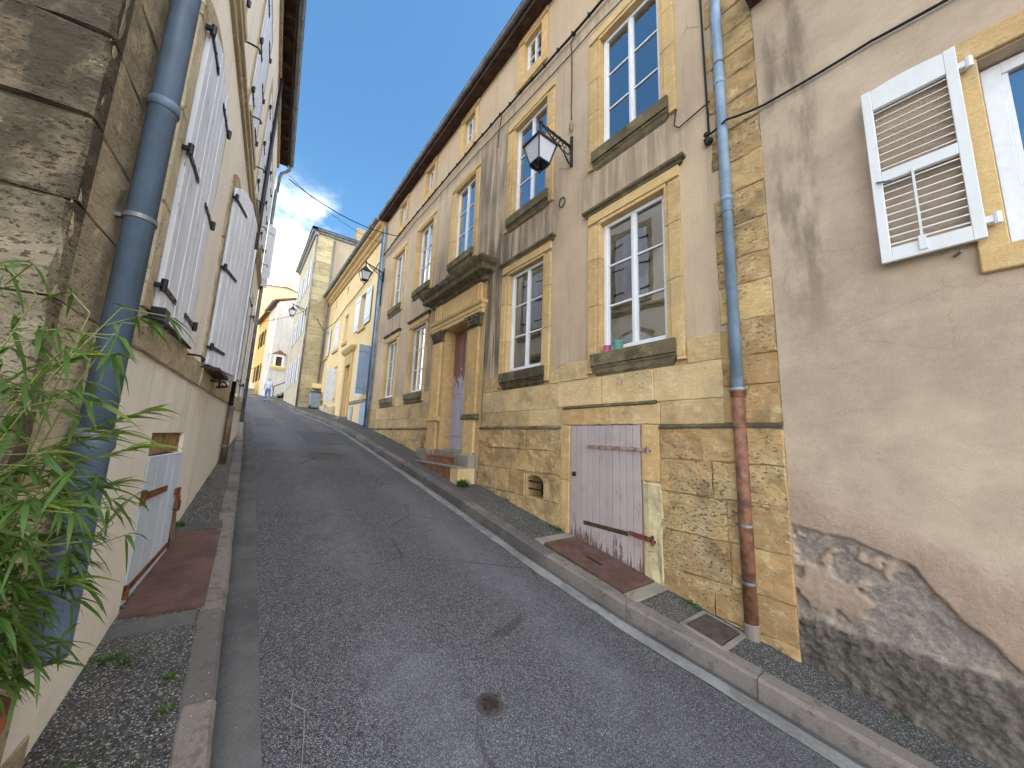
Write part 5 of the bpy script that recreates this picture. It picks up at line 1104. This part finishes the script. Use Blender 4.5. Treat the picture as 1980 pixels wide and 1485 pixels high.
sub_skin('trousers', [(0, 0, .96), 'pel', 'hl', 'kl', (-.10, -.01, .12), 'hr', 'kr', (.10, -.27, .17)], [(0, 1), (1, 2), (2, 3), (3, 4), (1, 5), (5, 6), (6, 7)], [(.165, .135), (.16, .13), .10, .075, .07, .10, .075, .07], 'jeans')
MB().ball(Vector((PX, PY+.05, PZ+1.645)), .108, 10, 8, (.86, 1, 1.0)).build('hair', M['hair'], PE, smooth=True)
for x, y, z, t in ((-.10, .05, .035, 0), (.10, -.27, .085, 1)): MB().ball(Vector((PX+x, PY+y, PZ+z)), .13, 8, 6, (.42, 1., .42)).build('shoe', M['shoe'], PE, smooth=True)
# ------------------------------------------------------------------ bamboo in a terracotta pot on a stone
bs = MB(); bs.hexa([Vector((-.62+a*.26, 1.70+b*.24, z)) for z in (-1.9, -1.06) for a, b in ((-1, -1), (1, -1), (1, 1), (-1, 1))]); bs_ = bs.build('stone_pedestal', M['quoin'], None, bevel=.03, seg=2); tag(bs_, 'rough stone pedestal under the terracotta pot at the lower left', 'pedestal')
BP = thing('potted_bamboo', 'bushy green bamboo in a terracotta pot at the left edge', 'plant', (-.60, 1.72, -1.05))
pc = Vector((-.60, 1.72, -1.05)); MB().lathe(pc, [(.13, 0), (.14, .02), (.175, .20), (.195, .205), (.20, .25), (.185, .25), (.175, .2), (0, .19)], 24).build('pot', M['terracotta'], BP, smooth=False); MB().lathe(pc+Vector((0, 0, .0)), [(.17, .0), (.21, .03), (.20, .03), (.165, .006)], 24).build('saucer', M['pipe_dark'], BP)
def leaf_mesh(L, wd, droop, seed):
    rr = random.Random(seed); m = bpy.data.meshes.new('leaf'); v, f_ = [], []; n = 6
    for i in range(n+1):
        t = i/n; h = wd*(math.sin(math.pi*min(1, t*1.0+.04)**.75))*(1-t*.25) if i < n else 0; x = L*t; z = -droop*t*t*L
        v += [(x, -h, z+h*.35), (x, 0, z), (x, h, z+h*.35)]
    for i in range(n):
        for j in (0, 1): a = i*3+j; f_.append((a, a+3, a+4, a+1))
    m.from_pydata(v, [], f_); m.materials.append(M['leaf']); m.polygons.foreach_set('use_smooth', [True]*len(m.polygons)); return m
LM = [leaf_mesh(.075, .0062, .25, 1), leaf_mesh(.09, .0066, .5, 2), leaf_mesh(.065, .0058, .1, 3), leaf_mesh(.115, .0085, .8, 4), leaf_mesh(.10, .011, .6, 5)]
rb = random.Random(5); nleaf = 0; XV, XF = [], []
def mass_leaf(p, d, k):
    s = d.cross(Vector((rb.uniform(-.5, .5), rb.uniform(-.5, .5), 1))).normalized(); n_ = s.cross(d); L_ = .085*k; b = len(XV)
    for t, h in ((0, .1), (.3, 1), (.7, .7), (1, 0)):
        q = p+d*L_*t-Vector((0, 0, .5*L_*t*t)); XV.extend([q-s*h*.0054*k+n_*h*.002, q+s*h*.0054*k+n_*h*.002])
    for i in range(3): XF.append((b+2*i, b+2*i+1, b+2*i+3, b+2*i+2))
def add_leaf(p, d, big=False):
    global nleaf
    if nleaf >= 298: return mass_leaf(p, d.normalized(), rb.uniform(.8, 1.3))
    o = bpy.data.objects.new('leaf', rb.choice(LM[3:] if big else LM[:4])); COL.objects.link(o); o.parent = BP; nleaf += 1
    d = d.normalized(); s = d.cross(Vector((0, 0, 1))); s = s.normalized() if s.length > .01 else Vector((1, 0, 0)); up_ = s.cross(d); tw_ = rb.uniform(-.9, .9)
    s, up_ = s*math.cos(tw_)+up_*math.sin(tw_), up_*math.cos(tw_)-s*math.sin(tw_); k = rb.uniform(.75, 1.15)
    mt = Matrix.Identity(4)
    for i in range(3): mt[i][0], mt[i][1], mt[i][2], mt[i][3] = d[i]*k, -s[i]*k, up_[i]*k, (p-BP.location)[i]
    o.matrix_basis = mt
canes = MB(); twigs = MB(); tips = []
for k in range(24):
    a = rb.uniform(0, 6.28); b0 = pc+Vector((math.cos(a)*.09, math.sin(a)*.09, .18)); ln = rb.uniform(.6, 1.42)
    le = Vector((rb.uniform(-.02, .24), rb.uniform(-.25, .08), 0)); pts = [b0+le*(t*t)*1.2+Vector((0, 0, ln*t*(1-.12*t))) for t in (0, .2, .4, .6, .8, 1)]
    canes.tube(pts, [.0045, .0042, .0038, .003, .0024, .0012], 6)
    for t in np.linspace(.16, 1, 15):
        i = min(4, int(t*5)); q = pts[i].lerp(pts[i+1], t*5-i); an = rb.uniform(0, 6.28); dr_ = Vector((math.cos(an)+.35, math.sin(an)*.8-.2, rb.uniform(-.1, .6))).normalized(); tl_ = rb.uniform(.06, .18)
        tips.append((q, q+dr_*tl_, dr_))
# long arching shoots reaching out over the wall to the right
for tip, st0 in (((-.235, 1.74, .06), (-.55, 1.70, -.18)), ((-.255, 1.78, -.07), (-.55, 1.72, -.25)), ((-.285, 1.80, -.19), (-.55, 1.74, -.32)), ((-.30, 1.72, -.02), (-.56, 1.68, -.2)), ((-.33, 1.66, -.45), (-.55, 1.68, -.5)), ((-.40, 1.7, .22), (-.56, 1.7, .0)), ((-.38, 1.75, -.34), (-.56, 1.7, -.4)), ((-.36, 1.6, -.22), (-.56, 1.66, -.3))):
    a, b = Vector(st0), Vector(tip); mid = a.lerp(b, .5)+Vector((0, 0, .03)); twigs.tube([a, mid, b], .0022, 5); canes.tube([pc+Vector((rb.uniform(-.08, .08), rb.uniform(-.08, .08), .18)), a.lerp(pc, .4)+Vector((0, 0, .05)), a], [.0036, .003, .0024], 6)
    dd = (b-a).normalized()
    for t in (.15, .25, .34, .43, .52, .6, .68, .76, .84, .9, .95, 1.0):
        q = a.lerp(mid, t*2) if t < .5 else mid.lerp(b, t*2-1)
        for s in (-1, 1):
            if t == 1.0 and s == 1: continue
            sv = Vector((rb.uniform(-.2, .2), s*.45, rb.uniform(-.45, .35))); add_leaf(q, dd+sv*rb.uniform(.6, 1.1))
for q, e, dr_ in tips:
    twigs.tube([q, e], .0018, 4)
    for k in range(rb.choice((3, 4, 5, 6))): add_leaf(e, dr_*.6+Vector((rb.uniform(-.6, .8), rb.uniform(-.8, .6), rb.uniform(-.8, .3))), rb.random() < .45)
rb.shuffle(tips)
xm = MB(); xm.v = XV; xm.f = XF; xm.build('leaf_mass', M['leaf'], BP, smooth=True, kind='stuff')
canes.build('canes', M['cane'], BP, smooth=True); twigs.build('twigs', M['cane'], BP); MB().lathe(pc+Vector((0, 0, .195)), [(.17, 0), (.12, .02), (0, .03)], 16).build('soil', M['soil'], BP)
print('leaves', nleaf)
# ------------------------------------------------------------------ weeds in the joints and pale litter
rw = random.Random(3); m = MB()
def tuft(x, y, z, n, h, sp):
    for k in range(n):
        a = rw.uniform(0, 6.28); r = rw.uniform(0, sp); p = Vector((x+r*math.cos(a), y+r*math.sin(a), z)); d = Vector((math.cos(a)*rw.uniform(.2, 1), math.sin(a)*rw.uniform(.2, 1), rw.uniform(.3, 1.2))).normalized()*h*rw.uniform(.4, 1.1); s = d.cross(Vector((0, 0, 1))).normalized()*h*.11
        m.quad(p-s*.4, p+d*.55+s, p+d, p+d*.55-s)
for x, y, n, h, sp in ((3.93, 3.95, 60, .07, .08), (3.9, 4.1, 50, .06, .1), (3.95, 5.3, 50, .06, .12), (3.55, 6.2, 90, .13, .07), (3.62, 6.25, 70, .16, .06), (3.4, 2.42, 40, .05, .06), (3.93, 2.05, 50, .06, .08), (-.36, 5.35, 60, .07, .07), (-.44, 3.3, 160, .04, .10), (-.35, 3.25, 120, .035, .10), (-.12, 3.0, 90, .03, .05), (-.1, 2.75, 60, .03, .05), (-.3, 2.45, 160, .035, .16), (-.42, 2.55, 140, .04, .12), (3.9, 1.95, 30, .05, .06), (3.95, 8.9, 40, .06, .08), (-.25, 7.2, 40, .05, .06), (3.96, 4.6, 30, .04, .1), (3.96, 1.3, 40, .05, .1), (3.95, 5.8, 40, .05, .1), (-.3, 6.4, 30, .04, .08), (-.42, 5.0, 20, .04, .05), (3.95, 10.5, 40, .05, .12), (3.95, 12.2, 40, .05, .12), (3.9, .6, 40, .04, .12)):
    tuft(x, y, zs(y)+.0, n, h, sp)
tag(m.build('weeds', M['weed'], None), 'low green weeds and moss in the pavement joints', 'weeds', kind='stuff')
m = MB()
for k in range(420):
    if rw.random() < .55: y = rw.uniform(2.2, 5.5); x = rw.uniform(-.5, .08); z = zs(y)+.006
    elif rw.random() < .6: y = rw.uniform(1.5, 9); x = kL(y)+rw.uniform(-.12, .5); z = zs(y)+(.012 if x < kL(y) else -ROAD_DROP+.015)
    else: y = rw.uniform(1.5, 12); x = rw.uniform(.4, 3); z = zs(y)-ROAD_DROP+.04
    r = rw.uniform(.003, .008); a = rw.uniform(0, 6.28); p = Vector((x, y, z)); d = Vector((math.cos(a)*r, math.sin(a)*r, r*.3)); e = Vector((-math.sin(a)*r*.6, math.cos(a)*r*.6, 0))
    m.quad(p-d, p+e, p+d, p-e)
tag(m.build('litter', M['flake'], None), 'tiny pale petals and grit scattered over pavement and gutter', 'litter', kind='stuff')
